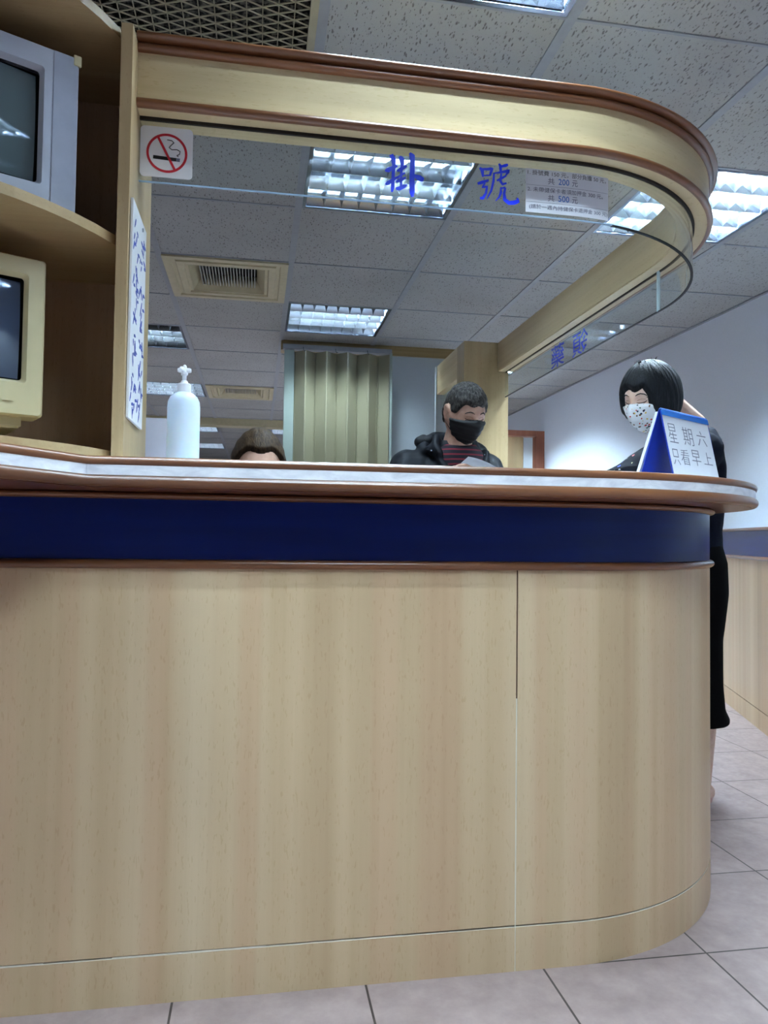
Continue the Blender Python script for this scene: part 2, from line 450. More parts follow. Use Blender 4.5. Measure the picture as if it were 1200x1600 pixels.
bm = B(); box(bm, -5.12, XR + .12, YF - .12, YF, 0, CEIL + .25); struct('wall_front', bm, WALLD, origin='world')
# beam across the far ceiling, header and partition behind the staff
bm = B(); box(bm, -5, XR, 8.38, 8.56, 2.09, CEIL); struct('trim_3', bm, BEIGEV, origin='world')
bm = B(); box(bm, .14, 1.46, 4.92, 5.02, 2.105, CEIL); struct('trim_4', bm, HEADW, origin='world')
bm = B(); box(bm, .88, 1.42, 4.94, 5.0, 0, 2.105); struct('wall_partition', bm, WALLG, origin='world')

# door leaf and frame beyond the side counter
YD = 6.5
d = struct('door_1', (lambda b: (box(b, 2.06, 2.12, YD - .05, YD + .05, 0, 1.815), box(b, 2.515, 2.59, YD - .05, YD + .05, 0, 1.865),
    box(b, 2.06, 2.515, YD - .05, YD + .05, 1.815, 1.865), b)[-1])(B()), REDWOOD, origin='world')
bm = B(); M = Matrix.Translation((2.43, YD + .07, 0)) @ Matrix.Rotation(-.45, 4, 'Z')
box(bm, -.50, 0, -.018, .018, .01, 1.83, M=M); obj('door_leaf', bm, BEECH_D, d)
bm = B(); cyl(bm, M @ Vector((-.45, -.018, 1.0)), M @ Vector((-.45, -.07, 1.0)), .012); obj('door_handle', bm, STEEL, d)

# ------------------------------------------------------------------ ceiling lights
POWER = {(0, 1): 1.3, (0, 3): .9, (2, 3): 2.3, (2, 8): 4.0, (2, 10): 3.0, (-2, 7): 1.6, (-2, 10): 1.6, (-2, 14): 1.4, (0, 6): 1.4, (-4, 4): 3.0, (-6, 8): 3.0, (0, -1): 1.55, (-3, -1): 1.9, (-3, -5): 1.6, (3, -4): 1.2, (-3, 1): 1.6}
TUBES = {1: TUBE}
def tube_mat(p):
    if p not in TUBES: TUBES[p] = emis('lit_tube', TUBECOL, TUBE_POWER * p)
    return TUBES[p]
def fixture_parts(root, i, j, lit):
    x0, x1, y0, y1 = cx_(i) + .014, cx_(i + 1) - .014, cy_(j) + .006, cy_(j + 1) - .006
    z = CEIL
    bm = B()   # rim and housing
    for a in ((x0, x1, y0, y0 + .014), (x0, x1, y1 - .014, y1), (x0, x0 + .014, y0 + .014, y1 - .014), (x1 - .014, x1, y0 + .014, y1 - .014)):
        box(bm, *a, z - .003, z + .012)
    vs = [bm.verts.new(p) for p in ((x0, y0, z), (x1, y0, z), (x1, y1, z), (x0, y1, z), (x0 + .01, y0 + .01, z + .1), (x1 - .01, y0 + .01, z + .1), (x1 - .01, y1 - .01, z + .1), (x0 + .01, y1 - .01, z + .1))]
    for f in ((0, 1, 5, 4), (1, 2, 6, 5), (2, 3, 7, 6), (3, 0, 4, 7), (4, 5, 6, 7)): bm.faces.new([vs[k] for k in f])
    obj('frame', bm, REFL, root, recalc=False)
    xa, xb, ya, yb = x0 + .016, x1 - .016, y0 + .016, y1 - .016
    n = 4; p = (yb - ya) / n
    bm = B()   # long parabolic reflectors between the tubes
    for k in range(n + 1):
        yc = ya + k * p
        w = .018
        pr = [(-w, .045), (-w * .45, .02), (-.002, .001), (.002, .001), (w * .45, .02), (w, .045)]
        pr = [(min(max(yc + a, ya), yb), z + b) for a, b in pr]
        ra = [bm.verts.new((xa, a, b)) for a, b in pr]; rb = [bm.verts.new((xb, a, b)) for a, b in pr]
        for q in range(5): bm.faces.new((ra[q], ra[q + 1], rb[q + 1], rb[q]))
    obj('reflector', bm, STEEL, root, smooth=40, recalc=False)
    bm = B()   # cross blades, V-shaped with a dipped lower edge
    m = 8; q = (xb - xa) / m
    for k in range(1, m):
        xc = xa + k * q
        for t in range(n):
            c0, c1 = ya + t * p + .002, ya + (t + 1) * p - .002; cm = (c0 + c1) / 2
            lo = [(c0, .001), (cm - .03, .009), (cm, .012), (cm + .03, .009), (c1, .001)]
            bot = [bm.verts.new((xc, a, z + b)) for a, b in lo]
            L = [bm.verts.new((xc - .011, a, z + .04)) for a, _ in lo]; Rr = [bm.verts.new((xc + .011, a, z + .04)) for a, _ in lo]
            for u in range(4):
                bm.faces.new((bot[u], bot[u + 1], L[u + 1], L[u])); bm.faces.new((bot[u + 1], bot[u], Rr[u], Rr[u + 1]))
    obj('louver', bm, LWHITE, root, recalc=False)
    for t in range(n):
        yc = ya + (t + .5) * p
        bm = B(); cyl(bm, (xa + .02, yc, z + .062), (xb - .02, yc, z + .062), .012, seg=12)
        obj('tube', bm, tube_mat(POWER.get((i, j), 1)) if lit[t] else TUBEOFF, root, smooth=50)
LLAB = {(0, 1): 'bright louvered ceiling light cut off by the top edge of the photo',
        (0, 3): 'large louvered ceiling light seen through the front glass behind the blue characters',
        (2, 3): 'brightest louvered ceiling light, behind the rounded end of the wooden valance',
        (0, 6): 'dim louvered ceiling light just in front of the cream folding curtain',
        (-2, 7): 'louvered ceiling light above and left of the pump bottle, partly behind the hanging slab',
        (-2, 10): 'louvered ceiling light just behind the neck of the pump bottle',
        (-2, 14): 'distant louvered ceiling light just beyond the beige beam, right of the pump bottle',
        (0, 14): 'sliver of distant ceiling light beside the left edge of the curtain',
        (-2, 17): 'farthest louvered ceiling light, right of the pump bottle and below the beige beam',
        (0, 18): 'distant louvered ceiling light hidden behind the cream curtain',
        (2, 10): 'unseen louvered ceiling light added behind the partition to brighten the right wall',  # unseen fixture, added to brighten the far right wall
        (-4, 4): 'unseen louvered ceiling light behind the monitor cabinet, boosted as fill for the office', (-6, 8): 'louvered ceiling light in the far left of the office',  # the one behind the cabinet is unseen, boosted as office fill
        (-3, -1): 'louvered ceiling light over the waiting side, nearest the left', (2, 8): 'unseen louvered ceiling light added behind the square post and header to brighten the right wall',  # the one behind the post is added, out of sight, to light the right wall
        (2, -3): 'louvered ceiling light over the right of the waiting side', (0, -1): 'louvered ceiling light over the middle of the waiting side',
        (-3, -5): 'louvered ceiling light at the rear left of the waiting side',
        (3, -4): 'louvered ceiling light at the rear right of the waiting side'}
for (i, j), lit in LIGHTS.items():
    r = thing('ceiling_light', LLAB[(i, j)], 'ceiling light', ((cx_(i) + cx_(i + 1)) / 2, (cy_(j) + cy_(j + 1)) / 2, CEIL), 'louvered ceiling lights')
    fixture_parts(r, i, j, lit)
# ceiling vents (cassette panels)
VL = ['beige air conditioning vent panel above the pump bottle, nearer and larger of two', 'smaller beige air conditioning vent panel far back, right of the pump bottle']
for (i, j), lab in zip(VENTS, VL):
    x0, x1, y0, y1 = cx_(i) + .012, cx_(i + 1) - .012, cy_(j) + .005, cy_(j + 1) - .005
    r = thing('ceiling_vent', lab, 'air vent', ((x0 + x1) / 2, (y0 + y1) / 2, CEIL), 'ceiling air vents')
    bm = B(); prev = None
    prof = [(0, .0), (0, -.012), (.035, -.012), (.04, -.004), (.055, -.004), (.06, -.012), (.09, -.012), (.095, -.004), (.11, -.006), (.15, .05), (.15, .07)]
    for ins, dz in prof:
        ring = [bm.verts.new(p) for p in ((x0 + ins, y0 + ins, CEIL + dz), (x1 - ins, y0 + ins, CEIL + dz), (x1 - ins, y1 - ins, CEIL + dz), (x0 + ins, y1 - ins, CEIL + dz))]
        if prev:
            for k in range(4): bm.faces.new((prev[k], prev[(k + 1) % 4], ring[(k + 1) % 4], ring[k]))
        prev = ring
    obj('panel', bm, BEIGEV, r)
    bm = B(); box(bm, x0 + .12, x1 - .12, y0 + .12, y1 - .12, CEIL + .07, CEIL + .075); obj('duct', bm, VOID, r)
    bm = B()
    for k in range(19):
        x = x0 + .16 + k * (x1 - x0 - .32) / 18
        box(bm, x - .002, x + .002, y0 + .14, y1 - .14, CEIL + .015, CEIL + .045)
    obj('slat', bm, plain('vent_slat', (170, 172, 166), .5), r)
# expanded-metal return grille
gl = ['diamond mesh return air grille above the wooden valance', 'diamond mesh return air grille at the top left edge of the photo']
for (i, j), lab in zip(GRILLES, gl):
    x0, x1, y0, y1 = cx_(i) + .012, cx_(i + 1) - .012, cy_(j) + .005, cy_(j + 1) - .005
    r = thing('return_air_grille', lab, 'air grille', ((x0 + x1) / 2, (y0 + y1) / 2, CEIL), 'return air grilles')
    bm = B()
    for a in ((x0, x1, y0, y0 + .02), (x0, x1, y1 - .02, y1), (x0, x0 + .02, y0 + .02, y1 - .02), (x1 - .02, x1, y0 + .02, y1 - .02)): box(bm, *a, CEIL - .006, CEIL + .01)
    obj('frame', bm, MESHM, r)
    bm = B(); nx, ny = 14, 34; dx = (x1 - x0 - .036) / nx; dy = (y1 - y0 - .036) / ny; xs, ys = x0 + .018, y0 + .018
    def strand(a, b, w=.0017):
        a = Vector(a); b = Vector(b); t = (b - a).normalized(); n = Vector((-t.y, t.x, 0)) * w; h = Vector((0, 0, .0025))
        v = [bm.verts.new(p) for p in (a - n, b - n, b + n, a + n, a - n + h, b - n + h, b + n + h, a + n + h)]
        for f in ((0, 1, 2, 3), (4, 5, 6, 7), (0, 1, 5, 4), (3, 2, 6, 7)): bm.faces.new([v[q] for q in f])
    for b_ in range(ny):
        for a_ in range(nx):
            xa = xs + a_ * dx; yb_ = ys + b_ * dy
            if (a_ + b_) % 2 == 0:
                strand((xa, yb_, CEIL), (xa + dx, yb_ + dy, CEIL))
            else: strand((xa, yb_ + dy, CEIL), (xa + dx, yb_, CEIL))
    for a_ in range(nx + 1): strand((xs + a_ * dx, ys, CEIL + .001), (xs + a_ * dx, y1 - .018, CEIL + .001), .0012)
    obj('mesh_panel', bm, MESHM, r)
    bm = B()
    vs = [bm.verts.new(p) for p in ((x0, y0, CEIL + .01), (x1, y0, CEIL + .01), (x1, y1, CEIL + .01), (x0, y1, CEIL + .01), (x0, y0, CEIL + .2), (x1, y0, CEIL + .2), (x1, y1, CEIL + .2), (x0, y1, CEIL + .2))]
    for f in ((0, 1, 5, 4), (1, 2, 6, 5), (2, 3, 7, 6), (3, 0, 4, 7), (4, 5, 6, 7)): bm.faces.new([vs[q] for q in f])
    t = NT('dusty_filter'); n = t.noise(t.mapped((60, 60, 60)), 1, 4)
    obj('filter', bm, t.set(t.ramp(n, [(.45, lin((14, 14, 15))), (.62, lin((110, 108, 100)))]), .9), r, recalc=False)

# ------------------------------------------------------------------ main reception counter
SEAM = .5295
rc = thing('reception_counter', 'long beech reception counter with blue band and rounded right end', 'counter', (.4, 1.6, 0))
bm = B(); sweep(bm, samples(-1.6, SEAM - .0015), [(-.03, .0915), (0, .0915), (0, .806), (-.03, .806)]); obj('front_panel', bm, BEECH, rc)
bm = B(); sweep(bm, samples(SEAM + .0015, SEND), [(-.03, .0915), (0, .0915), (0, .806), (-.03, .806)]); o = obj('curved_panel', bm, BEECH, rc, smooth=30)
bm = B(); sweep(bm, samples(-1.6, SEAM - .001), [(-.03, 0), (0, 0), (0, .0865), (-.03, .0865)]); obj('kick_board', bm, BEECH, rc)
bm = B(); sweep(bm, samples(SEAM + .001, SEND), [(-.03, 0), (0, 0), (0, .0865), (-.03, .0865)]); obj('kick_board', bm, BEECH, rc, smooth=30)
bm = B(); sweep(bm, samples(-1.6, SEND), [(-.034, 0), (-.006, 0), (-.006, .95), (-.034, .95)]); obj('carcass', bm, DARKGAP, rc, smooth=30)
bm = B(); sweep(bm, samples(SEAM - .0015, SEAM + .0015), [(-.008, .545), (-.002, .545), (-.002, .806), (-.008, .806)]); obj('seam_filler', bm, BROWNGAP, rc)
bm = B(); sweep(bm, samples(SEAM - .0015, SEAM + .0015), [(-.008, .0), (-.0008, .0), (-.0008, .545), (-.008, .545)]); obj('seam_filler', bm, CAULK, rc)
bm = B()
ss = -1.6
while ss < CX + ARC * .75:   # broken line of white filler in the kick joint
    L = random.uniform(.08, .4); h = random.uniform(.0012, .0036)
    sweep(bm, samples(ss, min(ss + L, SEND)), [(-.008, .0865), (-.001, .0865), (-.001, .0865 + h), (-.008, .0865 + h)]); ss += L
obj('joint_filler', bm, CAULK, rc)
bm = B(); sweep(bm, samples(-1.6, SEND), [(-.03, .824), (0, .824), (0, .940), (-.03, .940)]); obj('blue_band', bm, BLUE, rc, smooth=30)
bm = B(); sweep(bm, samples(-1.6, SEND), bead(.806, .824, 0, .011)); obj('rail', bm, RAIL, rc, smooth=60)
bm = B(); sweep(bm, samples(-1.6, SEND), bead(.937, .9505, 0, .013)); obj('rail', bm, RAIL, rc, smooth=60)

# countertop ledge
outer = [(-1.38, 1.62), (-1.36, 1.3), (-1.22, 1.06), (-1.0, .93), (-.72, .9), (-.46, 1.03), (-.286, 1.33), (.2, 1.33), (.65, 1.33)]
LR, LCY = .65, 1.98
outer += [(.65 + LR * math.sin(a), LCY - LR * math.cos(a)) for a in [PI / 2 * i / 32 for i in range(1, 33)]] + [(1.30, 3.47)]
def with_normals(pl):
    out = []
    for i, (x, y) in enumerate(pl):
        ns = []
        if i > 0: dx_, dy_ = x - pl[i - 1][0], y - pl[i - 1][1]; L = math.hypot(dx_, dy_); ns.append((dy_ / L, -dx_ / L))
        if i < len(pl) - 1: dx_, dy_ = pl[i + 1][0] - x, pl[i + 1][1] - y; L = math.hypot(dx_, dy_); ns.append((dy_ / L, -dx_ / L))
        nx, ny = sum(n[0] for n in ns) / len(ns), sum(n[1] for n in ns) / len(ns); q = nx * nx + ny * ny
        out.append((x, y, nx / q, ny / q))
    return out
op = with_normals(outer)
ct = thing('countertop', 'pale counter ledge edged with two brown rounded wooden rails', 'countertop', (.4, 1.5, .951))
inner = [(1.0, 3.47), (1.0, 1.98)] + [(.65 + .35 * math.sin(a), 1.98 - .35 * math.cos(a)) for a in [PI / 2 * (1 - i / 12) for i in range(1, 13)]] + [(-.2, 1.69), (-1.38, 1.69)]
ins = [(x - nx * .001, y - ny * .001) for x, y, nx, ny in op]
bm = B(); prism(bm, ins + inner, .953, 1.0035); obj('top', bm, MARBLE, ct)
bm = B(); sweep(bm, op, bead(.9885, 1.0045, -.004, .007)); obj('edge_rail', bm, RAIL, ct, smooth=60)
bm = B(); sweep(bm, op, bead(.9515, .9725, -.004, .009)); obj('edge_rail', bm, RAIL, ct, smooth=60)
bm = B(); uin = [(x - nx * .01, y - ny * .01) for x, y, nx, ny in op]; prism(bm, uin + inner, .9505, .953)
obj('underside', bm, RAIL, ct)

# ------------------------------------------------------------------ overhead valance with hanging glass
va = thing('overhead_valance', 'beech valance with brown mouldings curving over the counter', 'valance', (.4, 1.5, 1.69))
S0 = -.241
bm = B(); sweep(bm, samples(S0, SEND), [(-.08, 1.6925), (0, 1.6925), (0, 1.80), (-.08, 1.83)]); obj('fascia', bm, BEECH_H, va, smooth=30)
bm = B(); sweep(bm, samples(S0, SEND), bead(1.8145, 1.8325, 0, .022)); obj('moulding', bm, RAIL, va, smooth=60)
bm = B(); sweep(bm, samples(S0, SEND), bead(1.797, 1.8145, 0, .012)); obj('moulding', bm, RAIL, va, smooth=60)
bm = B(); sweep(bm, samples(S0, SEND), bead(1.6905, 1.708, 0, .010)); obj('moulding', bm, RAIL, va, smooth=60)
bm = B(); sweep(bm, samples(S0, SEND), [(-.040, 1.686), (-.034, 1.686), (-.034, 1.6935), (-.040, 1.6935)]); obj('glass_channel', bm, DARKGAP, va, smooth=30)
bm = B(); sweep(bm, samples(S0, SEND), [(-.078, 1.688), (-.044, 1.688), (-.044, 1.6935), (-.078, 1.6935)]); obj('glass_channel', bm, BEECH_H, va, smooth=30)
GD = -.041; SJ = CX + ARC + .02
def pane(name, s0, s1, edge, sA):
    bm = B(); sweep(bm, samples(s0, s1), [(GD - .003, 1.5655), (GD + .003, 1.5655), (GD + .003, 1.69), (GD - .003, 1.69)])
    o = obj(name, bm, GLASS, va, smooth=30)
    bm = B(); sweep(bm, samples(s0, sA), [(GD - .003, 1.5645), (GD + .003, 1.5645), (GD + .003, 1.5658), (GD - .003, 1.5658)]); obj('polished_edge', bm, GEDGE, o, smooth=30)
    if sA < s1:
        bm = B(); sweep(bm, samples(sA, s1), [(GD - .0034, 1.5638), (GD + .0034, 1.5638), (GD + .0034, 1.5662), (GD - .0034, 1.5662)]); obj('polished_edge', bm, edge, o, smooth=30)
    return o
p1 = pane('front_glass', S0, SJ - .001, GEDGE_D, CX + .12)
p2 = pane('side_glass', SJ + .001, SEND - .005, GEDGE_D, SJ + .002)
bm = B()
for s_ in (SJ - .003, SJ + .0032):
    sweep(bm, samples(s_ - .0012, s_ + .0012), [(GD - .0035, 1.5655), (GD + .0035, 1.5655), (GD + .0035, 1.69), (GD - .0035, 1.69)])
obj('joint_edge', bm, GSEAM, p1)

# text
def text_mesh(body, fn, u0, u1, v0, v1, depth=.0006, bold=0.0, sub=False, shear=0):
    """text outline scaled to fill u0..u1 x v0..v1, wrapped on the surface fn(u, v, w)"""
    cu = bpy.data.curves.new('t', 'FONT'); cu.body = body; cu.size = 1; cu.offset = min(bold, 0); cu.extrude = .5; cu.resolution_u = 3; cu.shear = shear
    o = bpy.data.objects.new('t', cu); COL.objects.link(o)
    dg = bpy.context.evaluated_depsgraph_get(); me = bpy.data.meshes.new_from_object(o.evaluated_get(dg))
    bpy.data.objects.remove(o)
    xs = [v.co.x for v in me.vertices]; ys = [v.co.y for v in me.vertices]
    if not xs: return B()
    a, b, c, d_ = min(xs), max(xs), min(ys), max(ys)
    bm = B(); bm.from_mesh(me); bpy.data.meshes.remove(me)
    for v in bm.verts:
        u = u0 + (v.co.x - a) / (b - a) * (u1 - u0); w = v0 + (v.co.y - c) / (d_ - c) * (v1 - v0)
        v.co = fn(u, w, depth if v.co.z > 0 else 0)
    if bold > 0:
        src = bpy.data.meshes.new('t'); bm.to_mesh(src); k = bold * (v1 - v0) * .5
        o0 = fn(u0, v0, 0); eu = (fn(u0 + .001, v0, 0) - o0).normalized(); ev = (fn(u0, v0 + .001, 0) - o0).normalized(); ew = eu.cross(ev)
        for q, (i, j) in enumerate(((1, 0), (-1, 0), (0, 1), (0, -1))):
            n0 = len(bm.verts); bm.from_mesh(src); bm.verts.ensure_lookup_table()
            for v in bm.verts[n0:]: v.co += eu * i * k + ev * j * k + ew * .00001 * (q + 1)
        bpy.data.meshes.remove(src)
    return bm
def gfn(d0):
    def f(u, v, w):
        x, y, nx, ny = pth(u); return Vector((x + nx * (d0 + w), y + ny * (d0 + w), v))
    return f
OUT = gfn(GD + .0032)
def patch(bm, fn, u0, u1, v0, v1, th, n=12, bev=0):
    g = [[None] * 2 for _ in range(n + 1)]
    A = [[bm.verts.new(fn(u0 + (u1 - u0) * i / n, v, w)) for i in range(n + 1)] for v in (v0, v1) for w in (0, th)]
    for i in range(n):
        for a, b in ((0, 2), (1, 3), (0, 1), (2, 3)): bm.faces.new((A[a][i], A[a][i + 1], A[b][i + 1], A[b][i]))
    bm.faces.new((A[0][0], A[1][0], A[3][0], A[2][0])); bm.faces.new((A[0][n], A[1][n], A[3][n], A[2][n]))
# brush lettering on the front pane
GUA = [
[(0.2621, 1.6671, 0.00328), (0.2669, 1.6577, 0.00379), (0.2681, 1.6448, 0.00278), (0.2668, 1.6188, 0.00253), (0.2661, 1.5967, 0.00303), (0.2646, 1.588, 0.00126)],
[(0.2496, 1.6311, 0.00126), (0.256, 1.6333, 0.00379), (0.265, 1.6388, 0.00303), (0.2753, 1.6443, 0.00177)],
[(0.251, 1.6022, 0.00152), (0.2564, 1.6061, 0.00328), (0.2666, 1.6136, 0.00253), (0.2795, 1.6231, 0.00101)],
[(0.2798, 1.6647, 0.00227), (0.2845, 1.6595, 0.00429), (0.2857, 1.6492, 0.00278), (0.2838, 1.6308, 0.00202), (0.2837, 1.5996, 0.00177)],
[(0.275, 1.633, 0.00177), (0.2832, 1.638, 0.00328), (0.2951, 1.6462, 0.00177)],
[(0.2757, 1.6175, 0.00101), (0.2834, 1.6255, 0.00202), (0.2917, 1.631, 0.00126)],
[(0.2732, 1.6103, 0.00152), (0.2822, 1.6145, 0.00303), (0.2933, 1.6213, 0.00152)],
[(0.2728, 1.5955, 0.00202), (0.2811, 1.5973, 0.00328), (0.2902, 1.6023, 0.00303), (0.2972, 1.6061, 0.00101)],
[(0.3016, 1.6742, 0.00177), (0.3064, 1.6682, 0.0048), (0.3076, 1.6566, 0.00379), (0.3069, 1.6226, 0.00404), (0.3073, 1.5914, 0.00429), (0.3084, 1.5816, 0.00202)],
[(0.3095, 1.6275, 0.00202), (0.32, 1.6238, 0.00429), (0.3279, 1.6215, 0.00455), (0.3316, 1.6244, 0.00152)],
]
HAO = [
[(0.4534, 1.6578, 0.00177), (0.4589, 1.653, 0.00303), (0.4606, 1.6386, 0.00152)],
[(0.4583, 1.6551, 0.00177), (0.4719, 1.6564, 0.00227), (0.4806, 1.6583, 0.00253), (0.4761, 1.6427, 0.00177)],
[(0.4606, 1.6413, 0.00101), (0.4761, 1.6435, 0.00126)],
[(0.4491, 1.623, 0.00202), (0.4586, 1.6265, 0.00278), (0.4734, 1.6327, 0.00177)],
[(0.4653, 1.6258, 0.00126), (0.4592, 1.6154, 0.00126), (0.47, 1.6191, 0.00177), (0.4674, 1.6035, 0.00202), (0.461, 1.5928, 0.00253), (0.4545, 1.5923, 0.00177)],
[(0.4957, 1.6705, 0.00152), (0.499, 1.6663, 0.00253), (0.5002, 1.6512, 0.00177)],
[(0.4991, 1.6644, 0.00152), (0.51, 1.6679, 0.00253), (0.516, 1.6706, 0.00177)],
[(0.485, 1.6497, 0.00152), (0.484, 1.6316, 0.00202), (0.479, 1.6099, 0.00177), (0.4697, 1.592, 0.00063)],
[(0.4842, 1.6486, 0.00101), (0.4991, 1.6521, 0.00177), (0.5183, 1.6572, 0.00278), (0.5112, 1.6469, 0.00101)],
[(0.4916, 1.6333, 0.00152), (0.502, 1.6396, 0.00202), (0.5123, 1.646, 0.00126)],
[(0.5013, 1.6497, 0.00152), (0.4993, 1.633, 0.00202), (0.5042, 1.6266, 0.00202), (0.513, 1.63, 0.00126)],
[(0.5007, 1.6198, 0.00126), (0.5006, 1.6079, 0.00227), (0.4968, 1.5982, 0.00152), (0.4893, 1.5896, 0.00063)],
[(0.501, 1.6177, 0.00101), (0.5103, 1.6202, 0.00152)],
[(0.5103, 1.6202, 0.00177), (0.5077, 1.6072, 0.00227), (0.5094, 1.594, 0.00303), (0.5187, 1.5874, 0.00328), (0.5297, 1.589, 0.00354), (0.539, 1.593, 0.00303), (0.5373, 1.6003, 0.00101)],
]
def brush(strokes, fn):
    bm = B(); lay = 0
    for st in strokes:
        lay += 1; dp = .0004 + .00002 * lay
        pts = []
        for a, b in zip(st, st[1:]):
            for q in range(4): t = q / 4; pts.append(tuple(a[i] + (b[i] - a[i]) * t for i in range(3)))
        pts.append(st[-1]); L = []; R = []
        for i, (u, v, w) in enumerate(pts):
            a = pts[max(0, i - 1)]; b = pts[min(len(pts) - 1, i + 1)]; t = Vector((b[0] - a[0], b[1] - a[1])).normalized(); n = Vector((-t.y, t.x)) * w * 1.3
            L.append((u + n.x, v + n.y)); R.append((u - n.x, v - n.y))
        ring = L + R[::-1]
        top = [bm.verts.new(fn(u, v, dp)) for u, v in ring]; bot = [bm.verts.new(fn(u, v, 0)) for u, v in ring]; n = len(pts); m = len(ring)
        for i in range(n - 1):
            bm.faces.new((top[i], top[i + 1], top[m - 2 - i], top[m - 1 - i])); bm.faces.new((bot[i], bot[i + 1], bot[m - 2 - i], bot[m - 1 - i]))
        for i in range(m): bm.faces.new((top[i], top[(i + 1) % m], bot[(i + 1) % m], bot[i]))
    return bm
obj('brush_lettering', brush(GUA, OUT), INK, p1)
obj('brush_lettering', brush(HAO, OUT), INK, p1)
# side pane lettering faces the waiting side, so it reads mirrored from here
su = lambda y: CX + ARC + (y - CY)
obj('brush_lettering', text_mesh('領', OUT, su(2.555), su(2.69), 1.572, 1.662, bold=.012), INK, p2)
obj('brush_lettering', text_mesh('藥', OUT, su(2.77), su(2.90), 1.572, 1.664, bold=.012), INK, p2)
# fee notice
PO = gfn(GD + .0034)
bm = B(); patch(bm, PO, .556, .757, 1.572, 1.667, .0006, 16)
fee = tag(obj('fee_notice', bm, PAPER, smooth=30), 'white paper price notice stuck on the curving front glass', 'notice')
PT = gfn(GD + .0042)
for body, u0, u1, v0, v1, m in (('1. 掛號費 150 元，部分負擔 50 元，', .560, .750, 1.6535, 1.6645, INKK),
        ('共', .606, .621, 1.636, 1.650, INKP), ('200', .630, .655, 1.637, 1.650, INKB), ('元', .662, .676, 1.636, 1.650, INKP),
        ('2. 未帶健保卡者須加押金 300 元。', .560, .742, 1.6175, 1.628, INKP),
        ('共', .606, .621, 1.599, 1.613, INKP), ('500', .630, .655, 1.600, 1.613, INKB), ('元', .662, .676, 1.599, 1.613, INKP),
        ('(請於一週內持健保卡退押金 300 元)', .564, .755, 1.579, 1.590, INKP)):
    obj('printed_line', text_mesh(body, PT, u0, u1, v0, v1, .0002), m, fee)
bm = B(); patch(bm, PT, .557, .756, 1.6315, 1.632, .0001); patch(bm, PT, .557, .756, 1.5945, 1.595, .0001)
obj('ruled_line', bm, INKP, fee)
# no smoking sign
def rounded(fn, u0, u1, v0, v1, r, w0, w1):
    bm = B(); pts = []
    for cx, cy, a0 in ((u1 - r, v1 - r, 0), (u0 + r, v1 - r, 90), (u0 + r, v0 + r, 180), (u1 - r, v0 + r, 270)):
        for k in range(7): a = math.radians(a0 + 15 * k); pts.append((cx + r * math.cos(a), cy + r * math.sin(a)))
    A = [bm.verts.new(fn(u, v, w0)) for u, v in pts]; Bv = [bm.verts.new(fn(u, v, w1)) for u, v in pts]
    bm.faces.new(A); bm.faces.new(Bv[::-1]); n = len(pts)
    for i in range(n): bm.faces.new((A[i], A[(i + 1) % n], Bv[(i + 1) % n], Bv[i]))
    return bm
SU0, SU1, SV0, SV1 = -.2385, -.1385, 1.5745, 1.6745
ns = tag(obj('no_smoking_sign', rounded(OUT, SU0, SU1, SV0, SV1, .008, 0, .003), PLAS), 'white square no smoking sign with red ring on the front glass', 'sign')
scx, scy = (SU0 + SU1) / 2 + .001, (SV0 + SV1) / 2 - .002
bm = B(); N = 48
for r0_, r1_ in ((.0345, .0392),):
    rg = [[bm.verts.new(OUT(scx + r * math.cos(2 * PI * k / N), scy + r * math.sin(2 * PI * k / N), w)) for k in range(N)] for r, w in ((r0_, .003), (r0_, .0036), (r1_, .0036), (r1_, .003))]
    for q in range(4):
        for k in range(N): bm.faces.new((rg[q][k], rg[q][(k + 1) % N], rg[(q + 1) % 4][(k + 1) % N], rg[(q + 1) % 4][k]))
obj('ring', bm, RED, ns)
def bar(p, q, w, mat, name, z0=.003, z1=.0037):
    bm = B(); p = Vector(p); q = Vector(q); t = (q - p).normalized(); n = Vector((-t.y, t.x)) * w / 2
    c = [p - n, q - n, q + n, p + n]
    A = [bm.verts.new(OUT(a.x, a.y, z0)) for a in c]; Bv = [bm.verts.new(OUT(a.x, a.y, z1)) for a in c]
    bm.faces.new(A); bm.faces.new(Bv)
    for i in range(4): bm.faces.new((A[i], A[(i + 1) % 4], Bv[(i + 1) % 4], Bv[i]))
    return obj(name, bm, mat, ns)
bar((scx - .026, scy - .0095), (scx + .018, scy - .0115), .0066, BLACK, 'cigarette')
bar((scx + .0182, scy - .0115), (scx + .025, scy - .0118), .0066, INKP, 'cigarette_tip')
bar((scx - .018, scy + .032), (scx + .016, scy - .033), .0046, RED, 'slash', .003, .0042)
sm = [(0.0, .027), (.009, .026), (.013, .022), (.008, .017), (.004, .012), (.009, .008), (.019, .009), (.025, .006), (.024, .000), (.019, -.003), (.023, -.006)]
bm = B(); P_ = []
for k in range(len(sm) - 1):
    for q in range(4):
        t_ = q / 4; a, b = sm[k], sm[k + 1]; P_.append(OUT(scx + a[0] + (b[0] - a[0]) * t_, scy + a[1] + (b[1] - a[1]) * t_, .0032))
tube(bm, P_, .0008, 6); obj('smoke_curl', bm, BLACK, ns)

# corner post at the far end of the side counter, and the short return behind it
po = thing('corner_post', 'square beech post at the far end of the side counter, behind the man', 'post', (1.09, 3.53, 0))
bm = B(); box(bm, .98, 1.205, 3.47, 3.60, 0, 1.832, .001); obj('post', bm, BEECH_D, po)
bm = B(); box(bm, .98, 1.02, 3.601, 4.02, 1.672, 1.832, .001); obj('return_fascia', bm, BEECH_H, po)
bm = B(); box(bm, .996, 1.002, 3.603, 4.0, 1.585, 1.672); obj('return_glass', bm, GLASS, po)
bm = B(); box(bm, .975, 1.02, 4.02, 4.05, 0, 1.832); obj('end_post', bm, WALLG, po)

